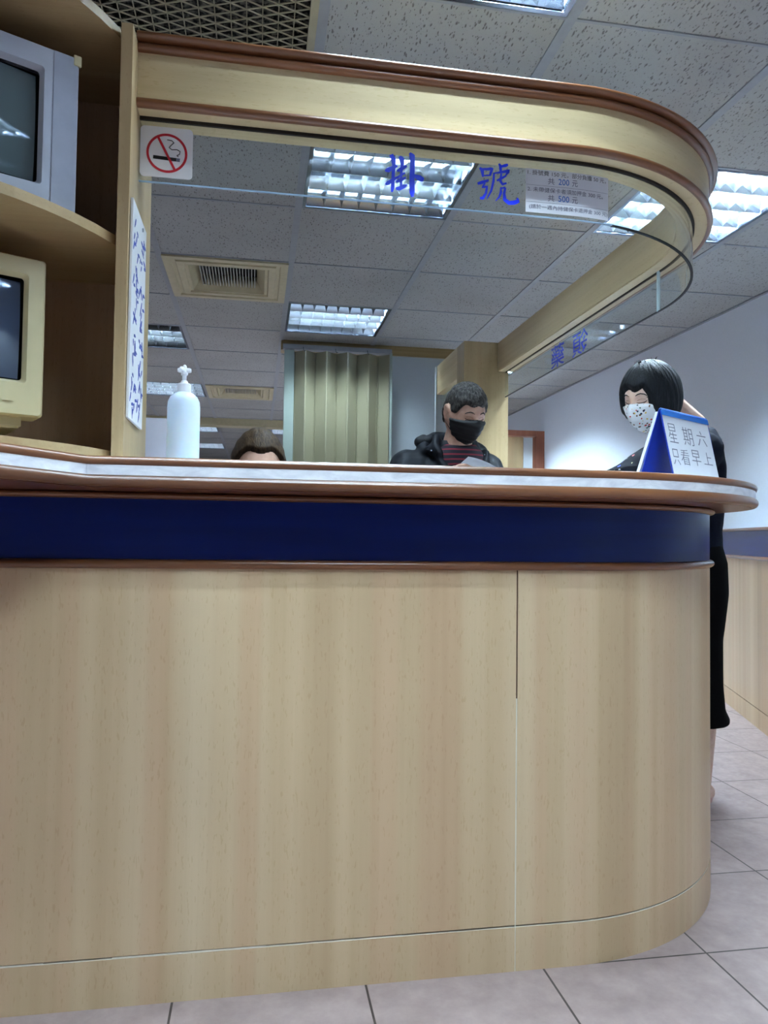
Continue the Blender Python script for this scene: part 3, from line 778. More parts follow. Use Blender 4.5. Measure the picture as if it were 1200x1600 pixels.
# ------------------------------------------------------------------ left display cabinet
cab = thing('monitor_cabinet', 'open beech shelf unit with curved shelves holding old monitors on the left', 'cabinet', (-.8, 1.45, 1.0045))
CCX, CCY, CR = -.775, 1.66, .56
def dshape(r, x1=-.262):
    pts = [(x1, 1.655)]
    for k in range(25):
        a = math.radians(-25 - 130 * k / 24)
        x, y = CCX + r * math.cos(a), CCY + r * math.sin(a)
        pts.append((min(x, x1), y))
    pts.append((2 * CCX - x1, 1.655)); return pts
for z0, z1 in ((1.0045, 1.023), (1.405, 1.423), (1.797, 1.815)):
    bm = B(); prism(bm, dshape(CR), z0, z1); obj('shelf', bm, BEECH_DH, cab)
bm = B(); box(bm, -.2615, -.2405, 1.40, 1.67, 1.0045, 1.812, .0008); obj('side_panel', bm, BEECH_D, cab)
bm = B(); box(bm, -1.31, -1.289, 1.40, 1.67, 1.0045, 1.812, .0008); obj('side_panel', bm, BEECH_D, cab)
bm = B(); box(bm, -1.289, -.2615, 1.655, 1.668, 1.023, 1.797); obj('back_panel', bm, BACKP, cab)

# slab sign on the cabinet's side panel
bm = B(); box(bm, -.2395, -.2345, 1.412, 1.575, 1.084, 1.492, .001)
sl = tag(obj('hanging_sign_slab', bm, PLAS), 'tall white slab with blue handwriting fixed to the cabinet side panel', 'sign')
bm = B(); cyl(bm, (-.2345, 1.52, 1.475), (-.2325, 1.52, 1.475), .004); obj('screw', bm, STEEL, sl)
rs = random.Random(3)
for col_ in range(2):
    yc = 1.455 if col_ == 0 else 1.53
    for k in range(9):
        zc = 1.448 - k * .041
        if col_ == 0 and k == 2: pass
        bm = B()
        for s in range(rs.randint(4, 6)):   # brush strokes of each character
            a = Vector((-.2341, yc + rs.uniform(-.024, .024), zc + rs.uniform(-.015, .015)))
            dirn = rs.choice([(1, .1), (1, -.25), (.15, -1), (-.5, -.8)]); L = rs.uniform(.012, .03)
            b = a + Vector((0, dirn[0] * L, dirn[1] * L))
            tube(bm, [a, (a + b) / 2 + Vector((0, .001, .001)), b], [.0028, .0036, .0016], 6)
        for v in bm.verts: v.co.x = -.2345 + (v.co.x + .2345) * .25
        obj('character', bm, INKM, sl)

# ------------------------------------------------------------------ CRT television and monitor on the shelves
def crt(name, label, P, D, w, z0, z1, inset_r, inset_b, inset_t, mat, mat2, scr, depth, strip=0, extra=None):
    D = Vector((D[0], D[1], 0)).normalized(); Nf = Vector((D.y, -D.x, 0))   # face normal, towards the viewer
    P = Vector((P[0], P[1], 0))
    def pt(s, z, n): return P - D * s + Vector((0, 0, z)) + Nf * n
    r = thing(name, label, 'monitor' if extra else 'television', tuple(pt(w / 2, z0, -depth / 2)))
    sx0, sx1, sz0, sz1 = inset_r, w - inset_r, z0 + inset_b, z1 - inset_t
    def loop(bm, a, b, c, d_, n, cr=.006, seg=4):
        out = []
        for cx, cz, a0 in ((b - cr, d_ - cr, 0), (a + cr, d_ - cr, 90), (a + cr, c + cr, 180), (b - cr, c + cr, 270)):
            for k in range(seg + 1):
                an = math.radians(a0 + 90 * k / seg); out.append(bm.verts.new(pt(cx + cr * math.cos(an), cz + cr * math.sin(an), n)))
        return out
    def bridge(bm, A, C):
        n = len(A)
        for i in range(n): bm.faces.new((A[i], A[(i + 1) % n], C[(i + 1) % n], C[i]))
    bm = B()
    Ls = [loop(bm, 0, w, z0, z1, -.06), loop(bm, 0, w, z0, z1, -.004), loop(bm, .003, w - .003, z0 + .003, z1 - .003, 0),
          loop(bm, sx0 - .002, sx1 + .002, sz0 - .002, sz1 + .002, 0), loop(bm, sx0 + .004, sx1 - .004, sz0 + .004, sz1 - .004, -.012)]
    for a, b in zip(Ls, Ls[1:]): bridge(bm, a, b)
    obj('bezel', bm, mat, r, smooth=35)
    bm = B(); Ls = [loop(bm, .004, w - .004, z0 + .003, z1 - .004, -.06), loop(bm, .012, w - .012, z0 + .006, z1 - .012, -.09), loop(bm, w * .2, w * .8, z0 + .02, z1 - .07, -depth)]
    for a, b in zip(Ls, Ls[1:]): bridge(bm, a, b)
    bm.faces.new(Ls[0]); bm.faces.new(Ls[-1]); obj('rear_case', bm, mat2, r, smooth=35)
    bm = B(); NX, NZ = 24, 18; g = []
    a0, a1, b0, b1 = sx0 + .008, sx1 - .008, sz0 + .008, sz1 - .008
    for i in range(NX + 1):
        row = []
        for j in range(NZ + 1):
            u, v = i / NX * 2 - 1, j / NZ * 2 - 1
            row.append(bm.verts.new(pt(a0 + (a1 - a0) * i / NX, b0 + (b1 - b0) * j / NZ, -.007 - .016 * (u * u * .6 + v * v * .4) )))
        g.append(row)
    for i in range(NX):
        for j in range(NZ): bm.faces.new((g[i][j], g[i + 1][j], g[i + 1][j + 1], g[i][j + 1]))
    obj('screen', bm, scr, r, smooth=180)
    bm = B(); A = loop(bm, sx0 - .002, sx1 + .002, sz0 - .002, sz1 + .002, -.032); bm.faces.new(A)
    A2 = loop(bm, sx0 + .004, sx1 - .004, sz0 + .004, sz1 - .004, -.0322); 
    obj('screen_surround', bm, TVDARK, r)
    return r, pt
tv, tp = crt('television', 'silver grey tube television on the upper curved shelf', (-.332, 1.398), (.89, .456), .42, 1.423, 1.733, .060, .062, .040, SILVER, SILVER2, SCREEN, .235)
def slab_on(pt, s0, s1, z0, z1, n0, n1, mat, name, root, bev=.001):
    bm = B(); vs = [bm.verts.new(pt(s, z, n)) for s in (s0, s1) for z in (z0, z1) for n in (n0, n1)]
    for f in ((0, 1, 3, 2), (4, 5, 7, 6), (0, 1, 5, 4), (2, 3, 7, 6), (0, 2, 6, 4), (1, 3, 7, 5)): bm.faces.new([vs[k] for k in f])
    bmesh.ops.recalc_face_normals(bm, faces=bm.faces)
    if bev: bmesh.ops.bevel(bm, geom=list(bm.edges), offset=bev, segments=2, affect='EDGES')
    return obj(name, bm, mat, root, smooth=35)
slab_on(tp, .002, .044, 1.426, 1.731, -.002, .0012, SILVER2, 'speaker_panel', tv)
slab_on(tp, .376, .418, 1.426, 1.731, -.002, .0012, SILVER2, 'speaker_panel', tv)
slab_on(tp, -.003, .010, 1.716, 1.736, -.004, .0025, BEIGEP, 'corner_tape', tv)
mo, mp = crt('computer_monitor', 'aged beige tube monitor on the lower shelf of the cabinet', (-.379, 1.40), (.89, .456), .37, 1.075, 1.357, .030, .060, .032, BEIGEP, BEIGEP, SCREEN2, .22, extra=1)
slab_on(mp, .047, .067, 1.099, 1.107, 0, .002, BEIGEP, 'power_button', mo, .0008)
bm = B(); cc = mp(.185, 0, -.11); lathe(bm, [(.10, 1.0232), (.105, 1.032), (.06, 1.045), (.05, 1.085)], (cc.x, cc.y, 0), 32); obj('stand', bm, BEIGEP, mo, smooth=40)
slab_on(mp, .03, .34, 1.056, 1.08, -.15, -.02, BEIGEP, 'lower_case', mo, .004)

# ------------------------------------------------------------------ items on the ledge
bo = thing('pump_bottle', 'frosted white pump bottle of hand sanitiser on the ledge', 'bottle', (-.150, 1.55, 1.0045))
bx, by = -.150, 1.55
bm = B(); lathe(bm, [(.027, 1.0037), (.0325, 1.007), (.0325, 1.128), (.0315, 1.140), (.027, 1.150), (.019, 1.157), (.0125, 1.160)], (bx, by, 0), 40); obj('body', bm, BOTTLE, bo, smooth=40)
bm = B(); lathe(bm, [(.0135, 1.158), (.0135, 1.176), (.012, 1.1775), (.0085, 1.178), (.006, 1.1835), (.0045, 1.184), (.0045, 1.196)], (bx, by, 0), 32); obj('collar', bm, PLAS, bo, smooth=35)
bm = B(); lathe(bm, [(.0068, 1.195), (.0072, 1.206), (.005, 1.2095), (.0045, 1.212)], (bx, by, 0), 24)
dN = Vector((-.08, -1, 0)).normalized(); p0 = Vector((bx, by, 1.203))
tube(bm, [p0, p0 + dN * .018, p0 + dN * .034 + Vector((0, 0, -.001)), p0 + dN * .042 + Vector((0, 0, -.006))], [.0048, .0045, .004, .003], 12)
for sx in (-1, 1): tube(bm, [(bx, by, 1.2045), (bx + sx * .010, by - .002, 1.2045), (bx + sx * .0135, by - .002, 1.2045)], [.0052, .005, .0036], 10)
tube(bm, [(bx, by, 1.205), (bx, by, 1.2135), (bx, by, 1.2165)], [.005, .0042, .002], 12)
obj('pump_head', bm, PLAS, bo, smooth=50)
bm = B(); box(bm, -.272, -.178, 1.72, 1.79, .951, 1.132, .003)
wb = tag(obj('white_box', bm, plain('white_card_box', (214, 214, 230), .6, var=.02)), 'plain white box standing behind the pump bottle', 'box')

# desk calendar
rd = Vector((.857, .515, 0)).normalized(); nd = Vector((rd.y, -rd.x, 0))
A0 = Vector((.839, 1.45, 1.150)); LW = .209; ZB = 1.0048
cal = thing('desk_calendar', 'white and blue tent calendar with handwritten note on the ledge', 'calendar', tuple(Vector((A0.x, A0.y, ZB)) + rd * LW / 2))
def leaf(o0, o1, zt, zb, th, s0=0, s1=LW, side=1):
    bm = B(); vs = []
    for s in (s0, s1):
        for k in (0, 1):
            vs.append(bm.verts.new(A0 * 1 + rd * s + nd * (o0 + k * th * side) + Vector((0, 0, zt - A0.z))))
            vs.append(bm.verts.new(A0 * 1 + rd * s + nd * (o1 + k * th * side) + Vector((0, 0, zb - A0.z))))
    for f in ((0, 1, 3, 2), (4, 5, 7, 6), (0, 1, 5, 4), (2, 3, 7, 6), (0, 2, 6, 4), (1, 3, 7, 5)): bm.faces.new([vs[k] for k in f])
    return bm
obj('front_card', leaf(.001, .030, 1.148, ZB, .0015), CALBLUE, cal)
obj('front_sheet', leaf(.0035, .0315, 1.139, 1.008, .001, .003, LW - .003), PAPER, cal)
obj('rear_card', leaf(-.001, -.044, 1.148, ZB, .0015, side=-1), CALBLUE, cal)
obj('rear_sheets', leaf(-.004, -.052, 1.146, 1.009, .007, .003, LW - .003, side=-1), PAPER, cal)
bm = B()
for k in range(34):
    c = A0 + rd * (.006 + k * (LW - .012) / 33) + Vector((0, 0, -.001))
    tube(bm, [c + nd * (.0045 * math.cos(a)) + Vector((0, 0, .0045 * math.sin(a))) for a in [2 * PI * q / 8 for q in range(8)]], .0008, 5, closed=True)
obj('spiral_binding', bm, plain('blue_wire', (30, 110, 200), .35), cal)
bm = leaf(.0025, .0055, 1.150, 1.138, .0012, 0, LW); obj('binding_strip', bm, plain('light_blue_card', (36, 112, 200), .5), cal)
def calfn(u, v, w):
    k = (1.139 - v) / (1.139 - 1.008); return A0 + rd * u + nd * (.0035 + (.0315 - .0035) * k + .0011 + w) + Vector((0, 0, v - A0.z))
for ch, u0, u1, v0, v1 in (('星', .014, .050, 1.080, 1.122), ('期', .076, .120, 1.080, 1.120), ('六', .140, .182, 1.084, 1.118),
                           ('只', .012, .040, 1.032, 1.066), ('看', .048, .085, 1.034, 1.068), ('早', .096, .136, 1.036, 1.071), ('上', .150, .190, 1.042, 1.070)):
    bm = text_mesh(ch, calfn, u0, u1, v0, v1, .0002, bold=-.012)
    obj('handwriting', bm, INKP, cal)

# ------------------------------------------------------------------ folding curtain door
cu = thing('folding_curtain', 'cream accordion folding door hanging below the brown header', 'folding door', (.51, 4.86, 0))
bm = B(); box(bm, .15, .87, 4.84, 4.90, 2.095, 2.125); obj('track', bm, TBAR, cu)
bm = B(); box(bm, .160, .225, 4.87, 4.90, .0, 2.095, .004); obj('lead_post', bm, CURTW, cu)
bm = B(); n = 9; x0, x1 = .225, .85; pts = []
for k in range(n + 1):
    x = x0 + (x1 - x0) * k / n; pts.append((x, 4.885 if k % 2 == 0 else 4.82))
fine = []
for a, b in zip(pts, pts[1:]):
    for t_, dd in ((0, 0), (.06, .004), (.10, 0), (.5, -.002), (.90, 0), (.94, .004)): fine.append((a[0] + (b[0] - a[0]) * t_, a[1] + (b[1] - a[1]) * t_ - dd))
fine.append(pts[-1])
prev = None
for x, y in fine:
    c = [bm.verts.new((x, y, .02)), bm.verts.new((x, y, 2.085)), bm.verts.new((x, y + .004, 2.085)), bm.verts.new((x, y + .004, .02))]
    if prev:
        for k in range(4): bm.faces.new((prev[k], prev[(k + 1) % 4], c[(k + 1) % 4], c[k]))
    prev = c
obj('pleated_panel', bm, CURT, cu, smooth=20)
for x in (.28, .49, .70):
    bm = B(); tube(bm, [(x, 4.81, 2.10), (x, 4.80, 2.08), (x + .006, 4.80, 2.07), (x + .012, 4.81, 2.078)], .003, 6); obj('hook', bm, STEEL, cu)
bm = B(); box(bm, .855, .87, 4.82, 4.90, 0, 2.095, .003); obj('end_post', bm, CURTW, cu)

# ------------------------------------------------------------------ second counter by the right wall
r2 = thing('reception_counter', 'second beech counter with blue band against the right wall', 'counter', (2.45, 3.2, 0))
pl = [(2.588, 3.86), (2.495, 3.61), (2.272, 3.01), (2.10, 2.55), (2.12, 2.32), (2.3, 2.18), (2.588, 2.16)]
pn = [(x, y, nx, ny) for x, y, nx, ny in with_normals(pl[::-1])]
pn = pn if pn[3][2] < 0 else [(x, y, -nx, -ny) for x, y, nx, ny in pn]
def sw2(z0, z1, mat, name, d0=0, th=.03):
    bm = B(); sweep(bm, pn, [(d0 - th, z0), (d0, z0), (d0, z1), (d0 - th, z1)]); return obj(name, bm, mat, r2)
sw2(.0, .088, BEECH, 'kick_board'); sw2(.092, .785, BEECH, 'front_panel'); sw2(.803, .925, BLUE, 'blue_band'); sw2(0, .92, DARKGAP, 'carcass', -.004)
bm = B(); sweep(bm, pn, bead(.785, .803, 0, .011)); obj('rail', bm, RAIL, r2, smooth=60)
bm = B(); sweep(bm, pn, bead(.925, .941, 0, .014)); obj('rail', bm, RAIL, r2, smooth=60)
bm = B(); prism(bm, [(x, y) for x, y, _, _ in pn], .927, .9405); obj('top', bm, MARBLE, r2)

# ------------------------------------------------------------------ people
def capsule(bm, p0, r0, p1, r1, seg=14):
    p0 = Vector(p0); p1 = Vector(p1); d = p1 - p0; q = (d if d.length > 1e-6 else Vector((0, 0, 1))).to_track_quat('Z', 'Y'); L = d.length
    prof = []
    for k in range(5): a = PI / 2 * k / 4; prof.append((r0 * math.sin(a), -r0 * math.cos(a)))
    for k in range(1, 5): a = PI / 2 * k / 4; prof.append((r1 * math.cos(a), L + r1 * math.sin(a)))
    prof.insert(5, (r1, L))
    rings = [[bm.verts.new(p0 + q @ Vector((max(r, 1e-4) * math.cos(2 * PI * i / seg), max(r, 1e-4) * math.sin(2 * PI * i / seg), z))) for i in range(seg)] for r, z in prof]
    for a, b in zip(rings, rings[1:]):
        for i in range(seg): bm.faces.new((a[i], a[(i + 1) % seg], b[(i + 1) % seg], b[i]))
    bm.faces.new(rings[0][::-1]); bm.faces.new(rings[-1])
def loft(bm, secs, seg=28):
    """secs: (centre, half-width vector, half-depth vector)"""
    rings = []
    for c, a, b in secs:
        c, a, b = Vector(c), Vector(a), Vector(b)
        ring = []
        for k in range(seg):
            t = 2 * PI * k / seg; ct, st = math.cos(t), math.sin(t)
            e = .85
            ring.append(bm.verts.new(c + a * (abs(ct) ** e * (1 if ct > 0 else -1)) + b * (abs(st) ** e * (1 if st > 0 else -1))))
        rings.append(ring)
    for p, q in zip(rings, rings[1:]):
        for i in range(seg): bm.faces.new((p[i], p[(i + 1) % seg], q[(i + 1) % seg], q[i]))
    bm.faces.new(rings[0][::-1]); bm.faces.new(rings[-1])
def remesh(bm, voxel, smooth_it=3, fac=.5):
    bmesh.ops.recalc_face_normals(bm, faces=bm.faces)
    me = bpy.data.meshes.new('tmp'); bm.to_mesh(me); bm.free()
    o = bpy.data.objects.new('tmp', me); COL.objects.link(o)
    m = o.modifiers.new('r', 'REMESH'); m.mode = 'VOXEL'; m.voxel_size = voxel
    if smooth_it:
        s = o.modifiers.new('s', 'SMOOTH'); s.factor = fac; s.iterations = smooth_it
    dg = bpy.context.evaluated_depsgraph_get(); r = bpy.data.meshes.new_from_object(o.evaluated_get(dg))
    bpy.data.objects.remove(o); bpy.data.meshes.remove(me)
    r.shade_smooth(); return r
def smst(a, b, x):
    t = min(1, max(0, (x - a) / (b - a))); return t * t * (3 - 2 * t)
def gz(x, s): return math.exp(-(x / s) ** 2)
def head_pt(d, s=1.0, face=True):
    x, y, z = d
    a, b, c = .074, .094, .113
    px_, py_, pz_ = a * x, b * y, c * z
    if z < 0:
        k = (-z) ** 1.5; px_ *= 1 - .26 * k
        if y > 0: py_ *= 1 - .42 * k
    if face and y < 0:
        f = smst(.1, .6, -y)
        py_ += f * .004
        n = gz(x, .13 + .06 * smst(.05, -.25, z)) * (smst(.22, -.18, z) * smst(-.40, -.26, z))
        py_ -= .024 * n * f
        py_ += .009 * gz(abs(x) - .36, .17) * gz(z - .06, .13) * f          # sockets
        py_ -= .005 * gz(abs(x) - .34, .2) * gz(z - .24, .09) * f             # brow
        py_ -= .004 * gz(abs(x) - .45, .2) * gz(z + .22, .15) * f             # cheek
        py_ -= .007 * gz(x, .26) * gz(z + .50, .07) * f + .005 * gz(x, .22) * gz(z + .60, .05) * f
        py_ -= .006 * gz(x, .25) * gz(z + .84, .14) * f                        # chin
    return Vector((px_, py_, pz_)) * s
def sph_grid(n_lat, n_lon):
    for i in range(n_lat + 1):
        th = PI * i / n_lat
        yield [(math.sin(th) * math.cos(2 * PI * k / n_lon), math.sin(th) * math.sin(2 * PI * k / n_lon), math.cos(th)) for k in range(n_lon)]
def sphere_surface(fn, M, n_lat=64, n_lon=96, keep=None):
    bm = B(); rows = []; kp = []
    for row in sph_grid(n_lat, n_lon):
        rows.append([bm.verts.new(M @ fn(d)) for d in row]); kp.append([True if keep is None else keep(d) for d in row])
    for i in range(n_lat):
        for k in range(n_lon):
            q = (k + 1) % n_lon
            if kp[i][k] or kp[i + 1][k] or kp[i][q] or kp[i + 1][q]:
                bm.faces.new((rows[i][k], rows[i][q], rows[i + 1][q], rows[i + 1][k]))
    bmesh.ops.remove_doubles(bm, verts=list(bm.verts), dist=1e-5)
    bmesh.ops.delete(bm, geom=[v for v in bm.verts if not v.link_faces], context='VERTS')
    return bm
def head_mat(c, yaw, pitch, roll=0, s=1.0):
    """yaw: turn about Z (0 faces -Y), pitch>0 looks down"""
    return Matrix.Translation(c) @ Matrix.Rotation(yaw, 4, 'Z') @ Matrix.Rotation(pitch, 4, 'X') @ Matrix.Rotation(roll, 4, 'Y') @ Matrix.Scale(s, 4)
def add_bm(dst, src, M=None):
    me = bpy.data.meshes.new('x'); src.to_mesh(me); src.free(); dst.from_mesh(me); bpy.data.meshes.remove(me)
def add_head(bm, M):
    add_bm(bm, sphere_surface(head_pt, M, 48, 64))
    for sx in (-1, 1):   # ears
        pts = [(sx * (.073 + .006 * math.sin(a)), .012 + .015 * math.cos(a) , .002 + .029 * math.sin(a)) for a in [math.radians(-95 + 26 * k) for k in range(11)]]
        for a, b in zip(pts, pts[1:]): capsule(bm, M @ Vector(a), .0058, M @ Vector(b), .0058, 8)
        capsule(bm, M @ Vector((sx * .071, .012, -.018)), .008, M @ Vector((sx * .073, .014, .022)), .010, 8)
def surf_line(bm, M, pts, r, off=.001):
    P = []
    for x, z in pts:
        y = -math.sqrt(max(.01, 1 - x * x - z * z)); v = head_pt((x, y, z)); v = v + v.normalized() * off; P.append(M @ v)
    n = len(P); tube(bm, P, [r * (.45 + .55 * math.sin(PI * (k + .5) / n)) for k in range(n)], 6)
def face_details(root, M, browm, brow_r=.0026):
    bm = B()
    for sx in (-1, 1): surf_line(bm, M, [(sx * x, z) for x, z in ((.17, .235), (.27, .27), (.38, .28), (.50, .245), (.58, .19))], brow_r)
    obj('eyebrows', bm, browm, root, smooth=60)
    bm = B()
    for sx in (-1, 1): surf_line(bm, M, [(sx * x, z) for x, z in ((.17, .035), (.26, .012), (.36, .004), (.46, .018), (.55, .055))], .0017, .0006)
    obj('eyelashes', bm, LIDM, root, smooth=60)
    bm = B()
    for sx in (-1, 1): surf_line(bm, M, [(sx * x, z) for x, z in ((.18, .085), (.28, .115), (.38, .118), (.50, .09))], .0009, .0002)
    obj('eyelid_creases', bm, plain('lid_crease', (140, 96, 78), .6), root, smooth=60)
def hand(bm, wrist, dirv, palmn, side=1, curl=.5, s=1.0):
    """dirv: wrist->fingers, palmn: out of the palm, side +1 thumb towards dirv x palmn"""
    d = Vector(dirv).normalized(); n = Vector(palmn).normalized(); n = (n - d * n.dot(d)).normalized(); t = d.cross(n) * side
    w = Vector(wrist)
    cols = [(-.030, .078, .064), (-.010, .084, .075), (.010, .085, .070), (.029, .077, .054)]
    for i, (lat, base, L) in enumerate(cols):
        b = w + d * base * s - t * lat * s
        capsule(bm, w + d * .012 * s - t * lat * .55 * s, .0145 * s, b, .0115 * s, 10)
        p = b; ang = .15 + .1 * i; seglen = (L * .45, L * .31, L * .24)
        for k, sl_ in enumerate(seglen):
            ang += curl * (.55 if k == 0 else .75)
            q = p + (d * math.cos(ang) + n * math.sin(ang)) * sl_ * s
            capsule(bm, p, (.0088 - .0008 * k) * s, q, (.0082 - .0009 * k) * s, 10); p = q
    p = w + d * .02 * s + t * .02 * s
    q = p + (d * .62 + t * .72 + n * .3).normalized() * .04 * s; capsule(bm, p, .013 * s, q, .0105 * s, 10)
    q2 = q + (d * .85 + t * .25 + n * .45).normalized() * .03 * s; capsule(bm, q, .0103 * s, q2, .009 * s, 10)
    q3 = q2 + (d * .9 + t * .0 + n * .5).normalized() * .024 * s; capsule(bm, q2, .0088 * s, q3, .0075 * s, 10)

# ---- man in a navy jacket, head bent over a sheet of paper
MB_ = Vector((.79, 2.97, 0))
man = thing('person', 'man in a dark navy jacket and black face mask looking down at paper', 'person', tuple(MB_))
MH = head_mat((.806, 2.845, 1.362), math.radians(17), math.radians(24), math.radians(-2), 1.04)
def man_base(k=0.0):
    sh = [(.62, 2.93, 1.165), (.965, 2.93, 1.165)]
    return sh
bm = B(); add_head(bm, MH)
capsule(bm, (.785, 2.90, 1.21), .062, (.80, 2.875, 1.31), .055)
loft(bm, [((.79, 3.06, .80), (.15, 0, 0), (0, .10, 0)), ((.79, 3.04, .92), (.145, 0, 0), (0, .10, 0)), ((.79, 2.97, 1.08), (.165, 0, 0), (0, .105, 0)), ((.79, 2.93, 1.17), (.17, 0, 0), (0, .085, .01)), ((.79, 2.92, 1.215), (.10, 0, 0), (0, .06, 0)), ((.79, 2.915, 1.235), (.05, 0, 0), (0, .04, 0))])
SHL, SHR = Vector((.590, 2.93, 1.155)), Vector((.925, 2.93, 1.155))
ELL, ELR = Vector((.535, 2.84, .96)), Vector((.985, 2.84, .97))
WRL, WRR = Vector((.66, 2.655, 1.06)), Vector((.90, 2.66, 1.06))
for a, b, c in ((SHL, ELL, WRL), (SHR, ELR, WRR)): capsule(bm, a, .052, b, .041); capsule(bm, b, .041, c, .027)
hand(bm, WRL, (.55, -.05, .72), (.35, -.1, -.9), -1, .55)
hand(bm, WRR, (-.62, -.05, .45), (-.35, -.1, -.9), 1, .55)
for sx in (-1, 1):
    hp = Vector((.79 + sx * .09, 3.06, .80)); kn = Vector((.79 + sx * .10, 3.00, .44)); an = Vector((.79 + sx * .10, 3.03, .07))
    capsule(bm, hp, .085, kn, .055); capsule(bm, kn, .055, an, .038)
    capsule(bm, an + Vector((0, .02, -.025)), .035, an + Vector((0, -.15, -.04)), .026)
body = obj('body', remesh(bm, .0042, 1, .4), SKIN, man)
bm = B()  # jumper under the jacket
loft(bm, [((.79, 3.03, .86), (.155, 0, 0), (0, .11, 0)), ((.79, 2.97, 1.06), (.165, 0, 0), (0, .12, 0)), ((.79, 2.93, 1.16), (.15, 0, 0), (0, .105, .01)), ((.795, 2.905, 1.22), (.105, 0, 0), (0, .085, .015)), ((.795, 2.895, 1.25), (.073, 0, 0), (0, .071, .02)), ((.795, 2.893, 1.256), (.066, 0, 0), (0, .064, .02))])
obj('striped_jumper', remesh(bm, .006, 2), STRIPE, man)
bm = B()  # jacket: torso shell open at the chest, sleeves, stand collar, hood roll
secs = [((.79, 3.07, .78), .20, .15), ((.79, 3.05, .92), .20, .15), ((.79, 2.98, 1.06), .212, .150), ((.79, 2.945, 1.15), .205, .125), ((.79, 2.935, 1.20), .15, .10), ((.79, 2.93, 1.235), .105, .088), ((.79, 2.93, 1.275), .094, .085)]
rings = []
opn = [.25, .3, .55, .80, .95, 1.0, 1.05]
for (c, a, b), o_ in zip(secs, opn):
    N_ = 40; ring = []
    for k in range(N_ + 1):
        t = -PI / 2 + o_ * .5 + (2 * PI - o_) * k / N_ + .12
        ring.append(Vector((c[0] + a * math.cos(t), c[1] + b * math.sin(t), c[2] + .012 * math.sin(t) * (1 if c[2] > 1.1 else 0))))
    rings.append(ring)
vo = [[bm.verts.new(p) for p in r] for r in rings]
def inset(r, c, f=.016): return [Vector((p.x + (c[0] - p.x) / max(.01, math.hypot(c[0] - p.x, c[1] - p.y)) * f, p.y + (c[1] - p.y) / max(.01, math.hypot(c[0] - p.x, c[1] - p.y)) * f, p.z)) for p in r]
vi = [[bm.verts.new(p) for p in inset(r, s_[0])] for r, s_ in zip(rings, secs)]
m = len(vo); N_ = 40
for i in range(m - 1):
    for k in range(N_):
        bm.faces.new((vo[i][k], vo[i][k + 1], vo[i + 1][k + 1], vo[i + 1][k])); bm.faces.new((vi[i][k], vi[i][k + 1], vi[i + 1][k + 1], vi[i + 1][k]))
    for k in (0, N_): bm.faces.new((vo[i][k], vo[i + 1][k], vi[i + 1][k], vi[i][k]))
for i in (0, m - 1):
    for k in range(N_): bm.faces.new((vo[i][k], vo[i][k + 1], vi[i][k + 1], vi[i][k]))
for a, b, c in ((SHL, ELL, WRL), (SHR, ELR, WRR)):
    capsule(bm, a + (Vector((.05, 0, .0)) if a is SHL else Vector((-.05, 0, 0))), .072, a, .071)
    capsule(bm, a, .071, b, .060); capsule(bm, b, .060, b + (c - b) * .86, .044)
# hood folded on the shoulders and lapels
for pts, rr in (([(.655, 2.90, 1.215), (.672, 2.97, 1.262), (.73, 3.02, 1.285), (.80, 3.03, 1.29), (.87, 3.01, 1.27), (.91, 2.95, 1.225)], .030),
                ([(.672, 2.865, 1.225), (.70, 2.845, 1.19), (.735, 2.83, 1.14), (.745, 2.85, 1.05)], .017), ([(.905, 2.88, 1.215), (.89, 2.85, 1.17), (.875, 2.835, 1.12), (.86, 2.85, 1.04)], .017),
                ([(.700, 2.875, 1.275), (.690, 2.85, 1.235), (.705, 2.835, 1.205)], .016)):
    for a, b in zip(pts, pts[1:]): capsule(bm, a, rr, b, rr)
me = remesh(bm, .0075, 2)
tx = [v.co.copy() for v in me.vertices]
for v in me.vertices:   # cloth folds
    n_ = mnoise.noise(Vector((v.co.x * 14, v.co.y * 14, v.co.z * 30))); v.co += v.normal * n_ * .006
obj('jacket', me, NAVY, man)
for p in ((.671, 2.842, 1.213), (.688, 2.865, 1.262), (.905, 2.835, 1.165), (.895, 2.862, 1.205)):
    bm = B(); capsule(bm, p, .0045, Vector(p) + Vector((0, -.004, .001)), .0045, 10); obj('snap_button', bm, STEEL, man, smooth=60)
bm = B(); capsule(bm, (.645, 2.93, 1.258), .024, (.665, 2.95, 1.272), .022); capsule(bm, (.675, 2.93, 1.263), .020, (.69, 2.94, 1.275), .016)
obj('hood_toggle', remesh(bm, .005, 1), NAVY2, man)
bm = B()
for sx in (-1, 1):
    capsule(bm, (.79 + sx * .09, 3.06, .80), .10, (.79 + sx * .10, 3.0, .44), .075); capsule(bm, (.79 + sx * .10, 3.0, .44), .075, (.79 + sx * .10, 3.03, .09), .062)
obj('trousers', remesh(bm, .01, 2), TROUS, man)
for sx in (-1, 1):
    bm = B(); capsule(bm, (.79 + sx * .10, 3.06, .045), .045, (.79 + sx * .10, 2.88, .036), .036)
    for v in bm.verts: v.co.z = max(v.co.z, .0)
    obj('shoe', bm, SHOE, man, smooth=60)
def man_hair_amt(d):
    x, y, z = d
    line = .52 + .03 * math.sin(x * 9 + 1) - .36 * smst(-.72, -.42, y) + .20 * smst(-.22, .0, y) - .80 * smst(.22, .55, y)
    return smst(-.05, .06, z - line)
def man_hair(d):
    a = man_hair_amt(d); n_ = mnoise.noise(Vector(d) * 7) + .5 * mnoise.noise(Vector(d) * 19)
    v = head_pt(d, 1, False); return v + v.normalized() * (a * (.006 + .0028 * n_ + .008 * smst(.2, .8, d[2])) - .004 * (1 - a))
obj('short_hair', sphere_surface(man_hair, MH, 96, 128, lambda d: man_hair_amt(d) > .01), HAIRG, man, smooth=180)
